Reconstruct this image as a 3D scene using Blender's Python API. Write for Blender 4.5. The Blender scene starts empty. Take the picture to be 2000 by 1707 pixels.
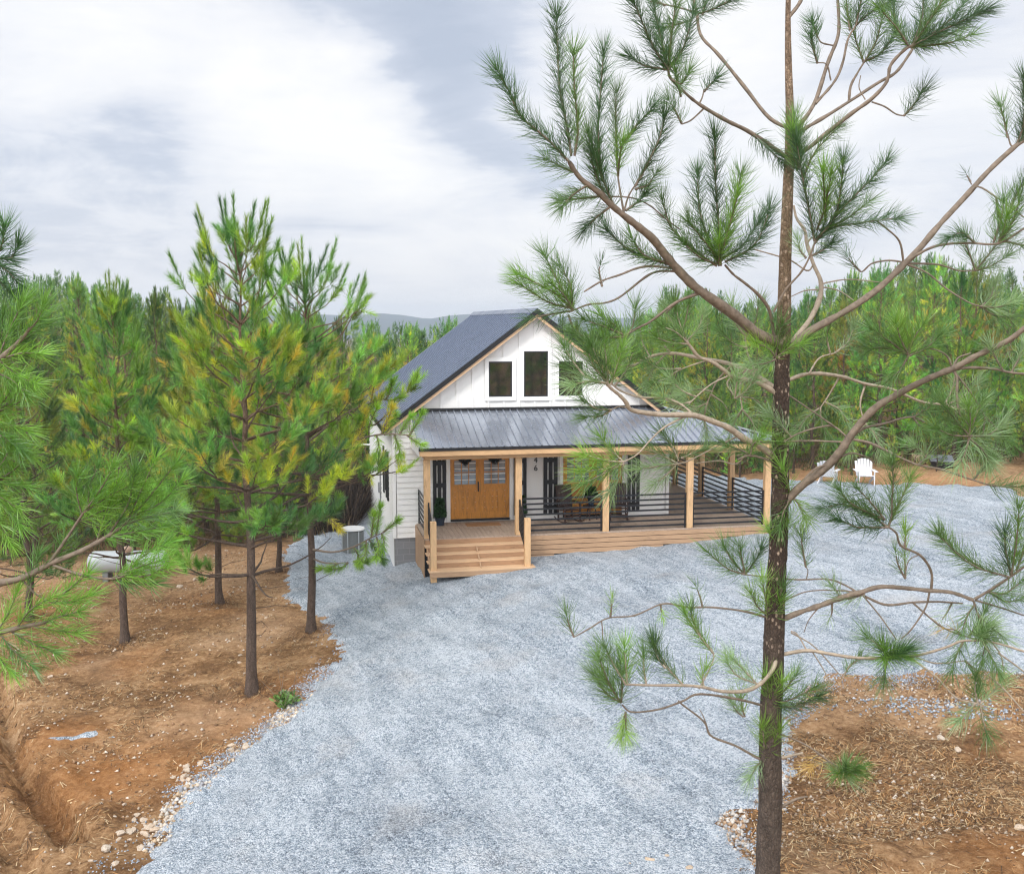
import bpy, math, random
import numpy as np
from mathutils import Vector, Matrix

S = bpy.context.scene
COL = S.collection
R = math.radians
rng = np.random.default_rng(7)
random.seed(7)

# ------------------------------------------------------------------ camera
CH = 8.0                      # drone height
FOC = 2000.0                  # focal length in photo pixels (photo 2000 x 1707)
PITCH = math.atan(223.5 / FOC)
cd = bpy.data.cameras.new("camera")
cam = bpy.data.objects.new("camera", cd); COL.objects.link(cam)
cam.location = (0, 0, CH); cam.rotation_euler = (R(90) - PITCH, 0, 0)
cd.sensor_width = 36; cd.lens = 36; cd.clip_start = 0.1; cd.clip_end = 20000
S.camera = cam

# ------------------------------------------------------------------ sun, sky, exposure
SUN_EL, SUN_AZ = R(42), R(203)       # azimuth clockwise from +Y (behind and left of the camera)
ld = bpy.data.lights.new("sun", 'SUN'); ld.energy = 1.5; ld.angle = R(10); ld.color = (1.0, 0.96, 0.9)
sun = bpy.data.objects.new("sun", ld); COL.objects.link(sun)
sd = Vector((math.sin(SUN_AZ) * math.cos(SUN_EL), math.cos(SUN_AZ) * math.cos(SUN_EL), math.sin(SUN_EL)))
sun.rotation_euler = sd.to_track_quat('Z', 'Y').to_euler()
S.view_settings.view_transform = 'Standard'; S.view_settings.look = 'None'
S.view_settings.exposure = 0.32; S.view_settings.gamma = 1
S.render.engine = 'CYCLES'
S.cycles.use_denoising = True; S.cycles.filter_width = 1.2; S.cycles.use_adaptive_sampling = True; S.cycles.adaptive_threshold = 0.02
S.cycles.max_bounces = 6; S.cycles.diffuse_bounces = 3; S.cycles.glossy_bounces = 2
S.cycles.transmission_bounces = 4; S.cycles.volume_bounces = 0; S.cycles.transparent_max_bounces = 4
S.cycles.sample_clamp_indirect = 4.0

def ray(px, py):
    x = (px - 1000) / FOC; y = (853.5 - py) / FOC
    return np.array([x, math.cos(PITCH) + y * math.sin(PITCH), -math.sin(PITCH) + y * math.cos(PITCH)])
def at(px, py, Y):
    d = ray(px, py); return np.array([0, 0, CH]) + d * (Y / d[1])

# node helpers
def nd(nt, t, ins=None, **kw):
    n = nt.nodes.new(t)
    for k, v in kw.items(): setattr(n, k, v)
    for k, v in (ins or {}).items():
        s = n.inputs[k]
        if isinstance(v, bpy.types.NodeSocket): nt.links.new(v, s)
        else: s.default_value = v
    return n
def mth(nt, op, a, b=0.0, c=0.0, clamp=False):
    return nd(nt, 'ShaderNodeMath', {0: a, 1: b, 2: c}, operation=op, use_clamp=clamp).outputs[0]
def vmt(nt, op, a, b=(0, 0, 0), out=0):
    return nd(nt, 'ShaderNodeVectorMath', {0: a, 1: b}, operation=op).outputs[out]
def mixc(nt, f, a, b, blend='MIX'):
    n = nd(nt, 'ShaderNodeMix', data_type='RGBA', blend_type=blend)
    for s, v in ((n.inputs[0], f), (n.inputs[6], a), (n.inputs[7], b)):
        if isinstance(v, bpy.types.NodeSocket): nt.links.new(v, s)
        else: s.default_value = (tuple(v) + (1,))[:4] if hasattr(v, '__len__') else v
    return n.outputs[2]
def ramp(nt, f, stops, interp='LINEAR'):
    n = nd(nt, 'ShaderNodeValToRGB', {0: f}); cr = n.color_ramp; cr.interpolation = interp
    while len(cr.elements) < len(stops): cr.elements.new(0.5)
    for e, (p, c) in zip(cr.elements, stops):
        e.position = p; e.color = (tuple(c) + (1,))[:4] if hasattr(c, '__len__') else (c, c, c, 1)
    return n.outputs[0]
def noise(nt, vec, scale, detail=4, rough=0.55, dist=0.0, out=0):
    return nd(nt, 'ShaderNodeTexNoise', {'Vector': vec, 'Scale': scale, 'Detail': detail, 'Roughness': rough, 'Distortion': dist}).outputs[out]

W = bpy.data.worlds.new("World"); S.world = W; W.use_nodes = True
nt = W.node_tree; nt.nodes.clear()
tc = nd(nt, 'ShaderNodeTexCoord').outputs['Generated']
sky = nd(nt, 'ShaderNodeTexSky', sky_type='NISHITA')
sky.sun_disc = False; sky.sun_elevation = SUN_EL; sky.sun_rotation = SUN_AZ
wn = noise(nt, vmt(nt, 'MULTIPLY', tc, (2.0, 2.0, 4.5)), 1.6, 7, 0.58, 0.2, 1)
wrp = vmt(nt, 'MULTIPLY', vmt(nt, 'SUBTRACT', wn, (0.5, 0.5, 0.5)), (0.26, 0.26, 0.19))
dw = vmt(nt, 'NORMALIZE', vmt(nt, 'ADD', tc, wrp))
blobs = [  # photo direction, tightness, strength : brighter (+) and darker (-) cloud banks
    (860, 170, 150, -.42), (980, 250, 130, -.30), (700, 70, 160, -.22), (560, 215, 260, -.24), (150, 365, 260, -.32), (-60, 350, 120, -.28), (120, 210, 160, .14), (320, 380, 300, -.30), (440, 190, 260, -.12),
    (640, 190, 420, .26), (720, 235, 420, .34), (800, 290, 420, .38), (560, 140, 500, .14), (470, 330, 320, .34), (560, 300, 400, .2), (330, 455, 260, .16),
    (1290, 60, 110, .22), (1430, 110, 110, .12), (180, 110, 160, .12), (1120, 330, 160, .10), (780, 440, 200, .10), (900, 540, 200, .1), (520, 510, 300, -.16), (1750, 260, 60, -.15), (1650, 480, 120, -.08), (700, 540, 260, -.10)]
tot = None
for bx, by, k, a in blobs:
    d = ray(bx, by); d = d / np.linalg.norm(d)
    e = mth(nt, 'MULTIPLY', mth(nt, 'EXPONENT', mth(nt, 'MULTIPLY', mth(nt, 'SUBTRACT', vmt(nt, 'DOT_PRODUCT', dw, tuple(d), 1), 1.0), float(k))), a)
    tot = e if tot is None else mth(nt, 'ADD', tot, e)
sx = nd(nt, 'ShaderNodeSeparateXYZ', {0: tc})
zz = mth(nt, 'ADD', mth(nt, 'MAXIMUM', sx.outputs[2], 0.0), 0.16)
pl = nd(nt, 'ShaderNodeCombineXYZ', {0: mth(nt, 'DIVIDE', sx.outputs[0], zz), 1: mth(nt, 'DIVIDE', sx.outputs[1], zz), 2: 0.3}).outputs[0]
fb = noise(nt, pl, 1.15, 12, 0.62, 0.5)
fb2 = noise(nt, vmt(nt, 'MULTIPLY', tc, (3, 3, 16)), 1.4, 6, 0.55, 0.3)
den = mth(nt, 'ADD', mth(nt, 'ADD', mth(nt, 'MULTIPLY', fb, 1.25), mth(nt, 'MULTIPLY', fb2, 0.55)), mth(nt, 'ADD', mth(nt, 'MULTIPLY', tot, .9), -0.24))
cc = ramp(nt, den, [(0.14, (0.50, 0.56, 0.675)), (0.36, (0.61, 0.66, 0.765)), (0.50, (0.80, 0.825, 0.89)), (0.72, (0.93, 0.935, 0.96)), (0.95, (1.02, 1.01, 1.0))])
hz = ramp(nt, mth(nt, 'MULTIPLY', mth(nt, 'ABSOLUTE', sx.outputs[2]), 1.0), [(0.0, 1.0), (0.03, 0.75), (0.14, 0.0)])
cc = mixc(nt, mth(nt, 'MULTIPLY', hz, 0.62), cc, (0.87, 0.855, 0.89))
cc10 = vmt(nt, 'SCALE', cc); nt.nodes[-1].inputs['Scale'].default_value = 6.9
# out-of-view glow added round the veiled sun to brighten the front walls
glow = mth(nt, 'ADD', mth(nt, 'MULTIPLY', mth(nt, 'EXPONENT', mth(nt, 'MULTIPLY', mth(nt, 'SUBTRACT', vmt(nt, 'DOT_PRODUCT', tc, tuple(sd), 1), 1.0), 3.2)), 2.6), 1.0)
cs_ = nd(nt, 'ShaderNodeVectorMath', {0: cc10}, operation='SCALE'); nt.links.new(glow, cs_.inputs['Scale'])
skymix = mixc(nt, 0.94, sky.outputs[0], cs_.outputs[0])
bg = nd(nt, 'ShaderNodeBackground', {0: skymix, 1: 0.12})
nt.links.new(bg.outputs[0], nd(nt, 'ShaderNodeOutputWorld').inputs[0])

# ------------------------------------------------------------------ materials
def mat(name):
    m = bpy.data.materials.new(name); m.use_nodes = True
    nt = m.node_tree; b = nt.nodes['Principled BSDF']
    return m, nt, b
def bump(nt, b, h, strength=0.5, dist=0.02):
    nt.links.new(nd(nt, 'ShaderNodeBump', {'Height': h, 'Strength': strength, 'Distance': dist}).outputs[0], b.inputs['Normal'])
def pos(nt, kind='Object'):
    return nd(nt, 'ShaderNodeTexCoord').outputs[kind]
def simple(name, col, rough=0.6, var=0.12, scale=6.0, metal=0.0, stretch=(1, 1, 1), bmp=0.0):
    m, nt, b = mat(name)
    v = vmt(nt, 'MULTIPLY', pos(nt), stretch)
    n = noise(nt, v, scale, 6, 0.6)
    c = mixc(nt, n, tuple(x * (1 - var * 1.6) for x in col), tuple(min(1, x * (1 + var * 1.6)) for x in col))
    nt.links.new(c, b.inputs['Base Color'])
    b.inputs['Roughness'].default_value = rough; b.inputs['Metallic'].default_value = metal
    if bmp: bump(nt, b, n, bmp, 0.01)
    return m
M = {}
M['white'] = simple('white_paint', (0.80, 0.80, 0.79), 0.55, 0.03, 3)
M['trimwhite'] = simple('white_trim', (0.82, 0.82, 0.81), 0.5, 0.02, 3)
M['black'] = simple('black_paint_and_gap_shade', (0.012, 0.013, 0.016), 0.5, 0.1, 8)
M['blackmetal'] = simple('black_metal', (0.01, 0.011, 0.014), 0.42, 0.1, 8)
M['block'] = None
def woodmat(name, col, stretch, var=0.16, rough=0.65, knots=True):
    m, nt, b = mat(name)
    p = pos(nt)
    oi = nd(nt, 'ShaderNodeObjectInfo').outputs['Random']
    v = vmt(nt, 'MULTIPLY', vmt(nt, 'ADD', p, nd(nt, 'ShaderNodeCombineXYZ', {0: mth(nt, 'MULTIPLY', oi, 37.0), 1: 0.0, 2: mth(nt, 'MULTIPLY', oi, 11.0)}).outputs[0]), stretch)
    n1 = noise(nt, v, 3.0, 6, 0.6, 0.8); n2 = noise(nt, p, 0.9, 3, 0.5)
    f = mth(nt, 'ADD', mth(nt, 'MULTIPLY', n1, 0.7), mth(nt, 'MULTIPLY', n2, 0.3))
    c = ramp(nt, f, [(0.3, tuple(x * (1 - var * 2) for x in col)), (0.5, col), (0.7, tuple(min(1, x * (1 + var)) for x in col))])
    if knots:
        vk = nd(nt, 'ShaderNodeTexVoronoi', {'Vector': vmt(nt, 'MULTIPLY', v, (1, 1, 1)), 'Scale': 1.6}).outputs['Distance']
        k = ramp(nt, vk, [(0.05, 1.0), (0.13, 0.0)])
        c = mixc(nt, mth(nt, 'MULTIPLY', k, 0.6), c, tuple(x * 0.4 for x in col))
    nt.links.new(c, b.inputs['Base Color']); b.inputs['Roughness'].default_value = rough
    bump(nt, b, n1, 0.2, 0.004)
    return m
M['rake'] = woodmat('rake_lumber', (0.64, 0.43, 0.27), (1, 6, 6))
M['lumber'] = woodmat('pine_lumber', (0.60, 0.375, 0.195), (1, 6, 6))
M['lumberv'] = woodmat('pine_lumber_upright', (0.60, 0.385, 0.205), (7, 7, 1))
M['decktop'] = woodmat('deck_boards', (0.40, 0.31, 0.245), (8, 1, 4), 0.14)
M['riser'] = woodmat('riser_boards_shaded', (0.36, 0.215, 0.12), (1, 5, 8), 0.14)  # risers coloured darker to stand in for shade below the nosings
M['tread'] = woodmat('tread_boards', (0.60, 0.40, 0.24), (1, 6, 6), 0.12)
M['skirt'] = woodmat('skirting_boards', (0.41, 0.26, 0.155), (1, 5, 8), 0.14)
M['door'] = woodmat('knotty_alder', (0.55, 0.235, 0.040), (5, 5, 1.0), 0.24, 0.4)
M['chairwood'] = woodmat('dark_stained_wood', (0.045, 0.022, 0.016), (5, 5, 1), 0.2, 0.5, False)
M['coir'] = simple('coir', (0.30, 0.16, 0.07), 0.95, 0.2, 40)

def blockmat():
    m, nt, b = mat('concrete_block')
    bt = nd(nt, 'ShaderNodeTexBrick', {'Vector': nd(nt, 'ShaderNodeMapping', {0: pos(nt), 2: (R(90), 0, 0)}).outputs[0], 'Color1': (.25, .255, .265, 1), 'Color2': (.20, .205, .215, 1), 'Mortar': (.30, .30, .31, 1), 'Scale': 1.0, 'Mortar Size': .010, 'Brick Width': .4, 'Row Height': .2})
    c = mixc(nt, mth(nt, 'MULTIPLY', noise(nt, pos(nt), 4, 6), 0.5), bt.outputs[0], (.17, .175, .19))
    nt.links.new(c, b.inputs['Base Color']); b.inputs['Roughness'].default_value = .9
    bump(nt, b, bt.outputs['Fac'], .4, .01); return m
M['block'] = blockmat()
def roofmat(name, c0, rough, met, axis):
    m, nt, b = mat(name)
    n = noise(nt, vmt(nt, 'MULTIPLY', pos(nt), axis), 1.6, 6, 0.6)
    nt.links.new(ramp(nt, n, [(.3, tuple(x * .92 for x in c0)), (.7, tuple(x * 1.08 for x in c0))]), b.inputs['Base Color'])
    nt.links.new(ramp(nt, noise(nt, pos(nt), 1.1, 4), [(.3, rough * .75), (.7, rough * 1.3)]), b.inputs['Roughness'])
    b.inputs['Metallic'].default_value = met
    bump(nt, b, noise(nt, pos(nt), .9, 1), .05, .05)
    return m
M['roof'] = roofmat('metal_roof_sheet', (0.145, 0.175, 0.24), 0.36, 0.45, (.6, 3, 3))
M['porchroof'] = roofmat('porch_metal_sheet', (0.36, 0.395, 0.46), 0.25, 0.72, (3, .6, 3))
def glassmat(name, base, rough=.04):
    m, nt, b = mat(name)
    n = noise(nt, pos(nt), 2.2, 3)
    nt.links.new(mixc(nt, n, tuple(x * .6 for x in base), tuple(x * 1.4 for x in base)), b.inputs['Base Color'])
    b.inputs['Roughness'].default_value = rough; b.inputs['Specular IOR Level'].default_value = .8; b.inputs['IOR'].default_value = 1.85
    bump(nt, b, noise(nt, pos(nt), 1.3, 1), .05, .02)
    return m
M['glass'] = glassmat('window_glass', (.010, .014, .014))
M['doorglass'] = glassmat('door_glass', (.20, .24, .27), .08)
def rockmat():
    m, nt, b = mat('pale_quartz_rock')
    n = noise(nt, pos(nt), 9, 6, .65); r = nd(nt, 'ShaderNodeObjectInfo').outputs['Random']
    c = ramp(nt, n, [(.3, (.24, .16, .10)), (.48, (.48, .40, .31)), (.72, (.68, .63, .56))])
    c = mixc(nt, mth(nt, 'MULTIPLY', r, .5), c, (.52, .36, .23))
    nt.links.new(c, b.inputs['Base Color']); b.inputs['Roughness'].default_value = .85
    bump(nt, b, n, .5, .03); return m
M['rock'] = rockmat()
def barkmat(name, lo, hi, zs, fleck, bands=None, fs=40.0):
    m, nt, b = mat(name)
    p = pos(nt)
    pw = vmt(nt, 'ADD', p, vmt(nt, 'MULTIPLY', vmt(nt, 'SUBTRACT', noise(nt, p, 45, 3, .6, 0, 1), (.5, .5, .5)), (.03, .03, .05)))
    v = nd(nt, 'ShaderNodeTexVoronoi', {'Vector': vmt(nt, 'MULTIPLY', pw, (1, 1, .42)), 'Scale': 34.0}, feature='DISTANCE_TO_EDGE').outputs[0]
    v2 = nd(nt, 'ShaderNodeTexVoronoi', {'Vector': vmt(nt, 'MULTIPLY', pw, (1, 1, .6)), 'Scale': fs})
    n = noise(nt, vmt(nt, 'MULTIPLY', p, (1, 1, .4)), 14, 6, .65)
    z = nd(nt, 'ShaderNodeSeparateXYZ', {0: p}).outputs[2]
    zf = ramp(nt, mth(nt, 'DIVIDE', mth(nt, 'ADD', z, mth(nt, 'MULTIPLY', noise(nt, p, 1.5, 3), 1.2)), zs), [(.42, 0.0), (.75, 1.0)])
    base = mixc(nt, zf, lo, hi)
    if bands:
        base = ramp(nt, mth(nt, 'DIVIDE', mth(nt, 'ADD', z, mth(nt, 'MULTIPLY', noise(nt, p, 1.1, 4), .9)), 14.0), [(b_[0] / 14, b_[1]) for b_ in bands])
    base = mixc(nt, ramp(nt, n, [(.35, 0.), (.7, 1.)]), vmt(nt, 'MULTIPLY', base, (.5, .48, .46)), base)
    crack = ramp(nt, v, [(.0, .45), (.10, 1.0)])
    base = vmt(nt, 'MULTIPLY', base, crack)
    fz = ramp(nt, mth(nt, 'DIVIDE', z, 10.0), [(.36, .06), (.50, 1.0), (.80, .9), (.95, .4)])
    fl = mth(nt, 'MULTIPLY', mth(nt, 'MULTIPLY', fz, ramp(nt, nd(nt, 'ShaderNodeSeparateColor', {0: v2.outputs['Color']}).outputs[0], [(.52, 0.), (.60, 1.)])), ramp(nt, v2.outputs['Distance'], [(.24, 1.), (.40, 0.)]))
    base = mixc(nt, mth(nt, 'MULTIPLY', fl, fleck), base, (.60, .46, .35))
    nt.links.new(base, b.inputs['Base Color']); b.inputs['Roughness'].default_value = .9
    bump(nt, b, mth(nt, 'ADD', mth(nt, 'MULTIPLY', v, 2.0), mth(nt, 'MULTIPLY', n, .7)), .9, .02)
    return m
M['bark'] = barkmat('pine_bark', (.115, .078, .058), (.42, .29, .19), 11.5, .85, [(4.2, (.130, .096, .074)), (5.2, (.080, .050, .036)), (7.2, (.080, .052, .037)), (8.1, (.33, .235, .15)), (13, (.40, .28, .20))], 27.0)
M['bark2'] = barkmat('pine_bark_mid', (.15, .105, .08), (.30, .20, .13), 11.0, .35)
M['twig'] = simple('pine_twig', (.195, .152, .115), .85, .55, 18, 0.0, (1, 1, 1), .7)
M['twigpale'] = simple('weathered_twig', (.36, .295, .225), .85, .45, 22, 0.0, (1, 1, 1), .7)
def needlemat(name, trans=.45, hue=0.0):
    m, nt, b = mat(name)
    nt.nodes.remove(b)
    a = nd(nt, 'ShaderNodeAttribute', attribute_name='tint').outputs['Color']
    oc = nd(nt, 'ShaderNodeSeparateColor', {0: nd(nt, 'ShaderNodeObjectInfo').outputs['Color']})     # each tree's own vigour and hue
    a = nd(nt, 'ShaderNodeHueSaturation', {'Hue': mth(nt, 'ADD', mth(nt, 'MULTIPLY', mth(nt, 'SUBTRACT', oc.outputs[1], 1.0), .1), .5 + hue), 'Saturation': 1.0, 'Value': oc.outputs[0], 'Color': a}).outputs[0]
    d = nd(nt, 'ShaderNodeBsdfDiffuse', {0: a}); t = nd(nt, 'ShaderNodeBsdfTranslucent', {0: vmt(nt, 'MULTIPLY', a, (1.1 * trans * 2, 1.0 * trans * 2, .6 * trans * 2))})
    g = nd(nt, 'ShaderNodeBsdfGlossy', {0: (1, 1, 1, 1), 'Roughness': .42})
    mx = nd(nt, 'ShaderNodeAddShader'); nt.links.new(d.outputs[0], mx.inputs[0]); nt.links.new(t.outputs[0], mx.inputs[1])   # needles reflect and transmit
    m2 = nd(nt, 'ShaderNodeMixShader', {0: .05}); nt.links.new(mx.outputs[0], m2.inputs[1]); nt.links.new(g.outputs[0], m2.inputs[2])
    nt.links.new(m2.outputs[0], nt.nodes['Material Output'].inputs[0]); return m
M['needle'] = needlemat('pine_needles')

# ------------------------------------------------------------------ geometry helpers
def tag(o, label=None, cat=None, group=None, kind=None):
    if label: o['label'] = label
    if cat: o['category'] = cat
    if group: o['group'] = group
    if kind: o['kind'] = kind
    return o
def empty(name, loc=(0, 0, 0), rz=0.0):
    o = bpy.data.objects.new(name, None); COL.objects.link(o)
    o.location = loc; o.rotation_euler = (0, 0, rz); o.empty_display_size = .2; return o
def tri_mesh(name, v, f, col=None):
    me = bpy.data.meshes.new(name); v = np.asarray(v, np.float32); f = np.asarray(f, np.int32)
    me.vertices.add(len(v)); me.vertices.foreach_set('co', v.ravel())
    k = f.shape[1]
    me.loops.add(f.size); me.loops.foreach_set('vertex_index', f.ravel())
    me.polygons.add(len(f)); me.polygons.foreach_set('loop_start', np.arange(0, f.size, k, dtype=np.int32))
    me.update(calc_edges=True)
    if col is not None:
        at_ = me.attributes.new('tint', 'FLOAT_COLOR', 'POINT')
        c4 = np.ones((len(v), 4), np.float32); c4[:, :3] = col; at_.data.foreach_set('color', c4.ravel())
    return me
def link(name, me, m, parent=None, smooth=False):
    o = bpy.data.objects.new(name, me); COL.objects.link(o)
    if m is not None: me.materials.append(m)
    if parent is not None: o.parent = parent
    if smooth: me.polygons.foreach_set('use_smooth', np.ones(len(me.polygons), bool))
    return o
class HB:                      # hard-surface builder
    def __init__(s): s.v = []; s.f = []
    def add(s, vs, fs):
        o = len(s.v); s.v += [tuple(map(float, p)) for p in vs]; s.f += [tuple(i + o for i in q) for q in fs]
    def box(s, x0, x1, y0, y1, z0, z1):
        if x0 > x1: x0, x1 = x1, x0
        if y0 > y1: y0, y1 = y1, y0
        if z0 > z1: z0, z1 = z1, z0
        s.add([(x0, y0, z0), (x1, y0, z0), (x1, y1, z0), (x0, y1, z0), (x0, y0, z1), (x1, y0, z1), (x1, y1, z1), (x0, y1, z1)],
              [(3, 2, 1, 0), (4, 5, 6, 7), (0, 1, 5, 4), (1, 2, 6, 5), (2, 3, 7, 6), (3, 0, 4, 7)])
    def hexa(s, b, t):         # 4 bottom + 4 top points (ccw from above)
        s.add(list(b) + list(t), [(3, 2, 1, 0), (4, 5, 6, 7), (0, 1, 5, 4), (1, 2, 6, 5), (2, 3, 7, 6), (3, 0, 4, 7)])
    def bar(s, a, b, w, h, up=(0, 0, 1)):
        a = Vector(a); b = Vector(b); d = (b - a).normalized(); u = Vector(up)
        sd = d.cross(u)
        if sd.length < 1e-4: sd = d.cross(Vector((1, 0, 0)))
        sd.normalize(); u = sd.cross(d).normalized(); sd *= w / 2; u *= h / 2
        s.hexa([a - sd - u, a + sd - u, b + sd - u, b - sd - u], [a - sd + u, a + sd + u, b + sd + u, b - sd + u])
    def lathe(s, prof, n=20, c=(0, 0, 0)):
        o = len(s.v)
        for r, z in prof:
            for i in range(n):
                t = 2 * math.pi * i / n; s.v.append((c[0] + r * math.cos(t), c[1] + r * math.sin(t), c[2] + z))
        for k in range(len(prof) - 1):
            for i in range(n):
                j = (i + 1) % n; s.f.append((o + k * n + i, o + k * n + j, o + (k + 1) * n + j, o + (k + 1) * n + i))
        s.f.append(tuple(o + i for i in range(n))[::-1]); s.f.append(tuple(o + (len(prof) - 1) * n + i for i in range(n)))
    def poly(s, pts, th):      # convex polygon extruded by vector th
        n = len(pts); th = Vector(th); a = [Vector(p) for p in pts]
        s.add(a + [p + th for p in a], [tuple(range(n))[::-1], tuple(range(n, 2 * n))] + [(i, (i + 1) % n, n + (i + 1) % n, n + i) for i in range(n)])
    def tube(s, pts, rad, n=8):
        v, f = tube(np.array(pts, float), np.full(len(pts), rad) if np.isscalar(rad) else np.array(rad), n)
        s.add(v, f)
    def build(s, name, m, parent=None, smooth=False, bevel=0.0):
        me = bpy.data.meshes.new(name); me.from_pydata(s.v, [], s.f); me.update()
        o = link(name, me, m, parent, smooth)
        if bevel:
            bm = o.modifiers.new('edge', 'BEVEL'); bm.width = bevel; bm.segments = 2; bm.limit_method = 'ANGLE'
        return o
def crom(P, n):                # Catmull-Rom resample
    P = np.asarray(P, float)
    if len(P) < 3:
        t = np.linspace(0, 1, n)[:, None]; return P[0] * (1 - t) + P[-1] * t
    Q = np.vstack([2 * P[0] - P[1], P, 2 * P[-1] - P[-2]])
    ts = np.linspace(0, len(P) - 1 - 1e-9, n); i = ts.astype(int); t = (ts - i)[:, None]
    a, b, c, d = Q[i], Q[i + 1], Q[i + 2], Q[i + 3]
    return .5 * ((2 * b) + (-a + c) * t + (2 * a - 5 * b + 4 * c - d) * t ** 2 + (-a + 3 * b - 3 * c + d) * t ** 3)
def tube(P, rad, n=6, cap=True):
    P = np.asarray(P, float); k = len(P)
    T = np.gradient(P, axis=0); T /= np.maximum(np.linalg.norm(T, axis=1, keepdims=True), 1e-9)
    u = np.cross(T[0], [0.3, .9, .2]); u /= np.linalg.norm(u)
    vs = np.zeros((k, n, 3)); ang = np.arange(n) * 2 * math.pi / n
    for i in range(k):
        u = u - T[i] * (u @ T[i]); u /= max(np.linalg.norm(u), 1e-9); w = np.cross(T[i], u)
        vs[i] = P[i] + rad[i] * (np.cos(ang)[:, None] * u + np.sin(ang)[:, None] * w)
    f = []
    for i in range(k - 1):
        for j in range(n):
            j2 = (j + 1) % n; f.append((i * n + j, i * n + j2, (i + 1) * n + j2, (i + 1) * n + j))
    return vs.reshape(-1, 3), f
class Tubes:                   # many tubes, one quad mesh
    def __init__(s): s.v = []; s.f = []; s.n = 0
    def add(s, P, rad, n=6):
        v, f = tube(P, rad, n); s.v.append(v); s.f.append(np.array(f) + s.n); s.n += len(v)
    def build(s, name, m, parent=None):
        me = tri_mesh(name, np.vstack(s.v), np.vstack(s.f)); return link(name, me, m, parent, True)
    def mesh(s, name): 
        me = tri_mesh(name, np.vstack(s.v), np.vstack(s.f)); me.polygons.foreach_set('use_smooth', np.ones(len(me.polygons), bool)); return me
def needles(P0, P1, n, L, Wd, col, a0=62, a1=16, curve=True, t0=0.0, rg=rng, lift=0.0, droop=0.0):
    """Needles along shoots P0->P1; n per shoot, L length, Wd width, col per shoot. Returns v, f, c"""
    P0 = np.asarray(P0, float); P1 = np.asarray(P1, float); S_ = len(P0)
    n = np.broadcast_to(np.asarray(n, int), (S_,)); idx = np.repeat(np.arange(S_), n); N = len(idx)
    L = np.broadcast_to(np.asarray(L, float), (S_,))[idx] * rg.uniform(.72, 1.12, N)
    ax = P1 - P0; ln = np.maximum(np.linalg.norm(ax, axis=1, keepdims=True), 1e-6); ax = ax / ln
    A = ax[idx]; t = t0 + (1 - t0) * rg.random(N) ** .85
    ref = rg.normal(size=(N, 3)); rad = ref - A * np.sum(ref * A, 1, keepdims=True); rad /= np.maximum(np.linalg.norm(rad, axis=1, keepdims=True), 1e-6)
    a0 = np.broadcast_to(np.asarray(a0, float), (S_,))[idx]
    ang = np.radians(a0 + (a1 - a0) * t ** 1.3 + rg.normal(0, 7, N))[:, None]
    D = A * np.cos(ang) + rad * np.sin(ang); D[:, 2] += lift; D /= np.linalg.norm(D, axis=1, keepdims=True)
    B = P0[idx] + (P1 - P0)[idx] * t[:, None]
    sd = np.cross(D, rg.normal(size=(N, 3))); sd /= np.maximum(np.linalg.norm(sd, axis=1, keepdims=True), 1e-6)
    Wd = np.broadcast_to(np.asarray(Wd, float), (S_,))[idx][:, None] * .5
    c = np.asarray(col, float); c = np.broadcast_to(c, (S_, 3))[idx] * rg.uniform(.7, 1.3, (N, 1))
    if curve:
        D2 = D * .8 + A * .35; D2[:, 2] -= droop; D2 /= np.linalg.norm(D2, axis=1, keepdims=True)
        Mi = B + D * (L * .5)[:, None]; T = Mi + D2 * (L * .5)[:, None]
        v = np.stack([B - sd * Wd, B + sd * Wd, Mi + sd * Wd, Mi - sd * Wd, T], 1).reshape(-1, 3)
        o = np.arange(N)[:, None] * 5
        f = np.concatenate([o + [0, 1, 2], o + [0, 2, 3], o + [3, 2, 4]], 0); cv = np.repeat(c, 5, 0)
    else:
        T = B + D * L[:, None]
        v = np.stack([B - sd * Wd, B + sd * Wd, T], 1).reshape(-1, 3)
        o = np.arange(N)[:, None] * 3; f = o + [0, 1, 2]; cv = np.repeat(c, 3, 0)
    return v, f, cv
class Geo:
    def __init__(s): s.v = []; s.f = []; s.c = []; s.n = 0
    def add(s, v, f, c): s.v.append(v); s.f.append(f + s.n); s.c.append(c); s.n += len(v)
    def mesh(s, name): return tri_mesh(name, np.vstack(s.v), np.vstack(s.f), np.vstack(s.c))
# value noise (numpy)
_P = np.random.default_rng(3).random((256, 256))
def vnoise(x, y):
    xi = np.floor(x).astype(int); yi = np.floor(y).astype(int); fx = x - xi; fy = y - yi
    fx = fx * fx * (3 - 2 * fx); fy = fy * fy * (3 - 2 * fy)
    g = lambda a, b: _P[a & 255, b & 255]
    return (g(xi, yi) * (1 - fx) + g(xi + 1, yi) * fx) * (1 - fy) + (g(xi, yi + 1) * (1 - fx) + g(xi + 1, yi + 1) * fx) * fy - .5
def fbm(x, y, o=4):
    s = 0; a = 1.0
    for i in range(o): s = s + a * vnoise(x * 2 ** i + 17.3 * i, y * 2 ** i + 9.1 * i); a *= .5
    return s
def sst(x): x = np.clip(x, 0, 1); return x * x * (3 - 2 * x)
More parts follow.
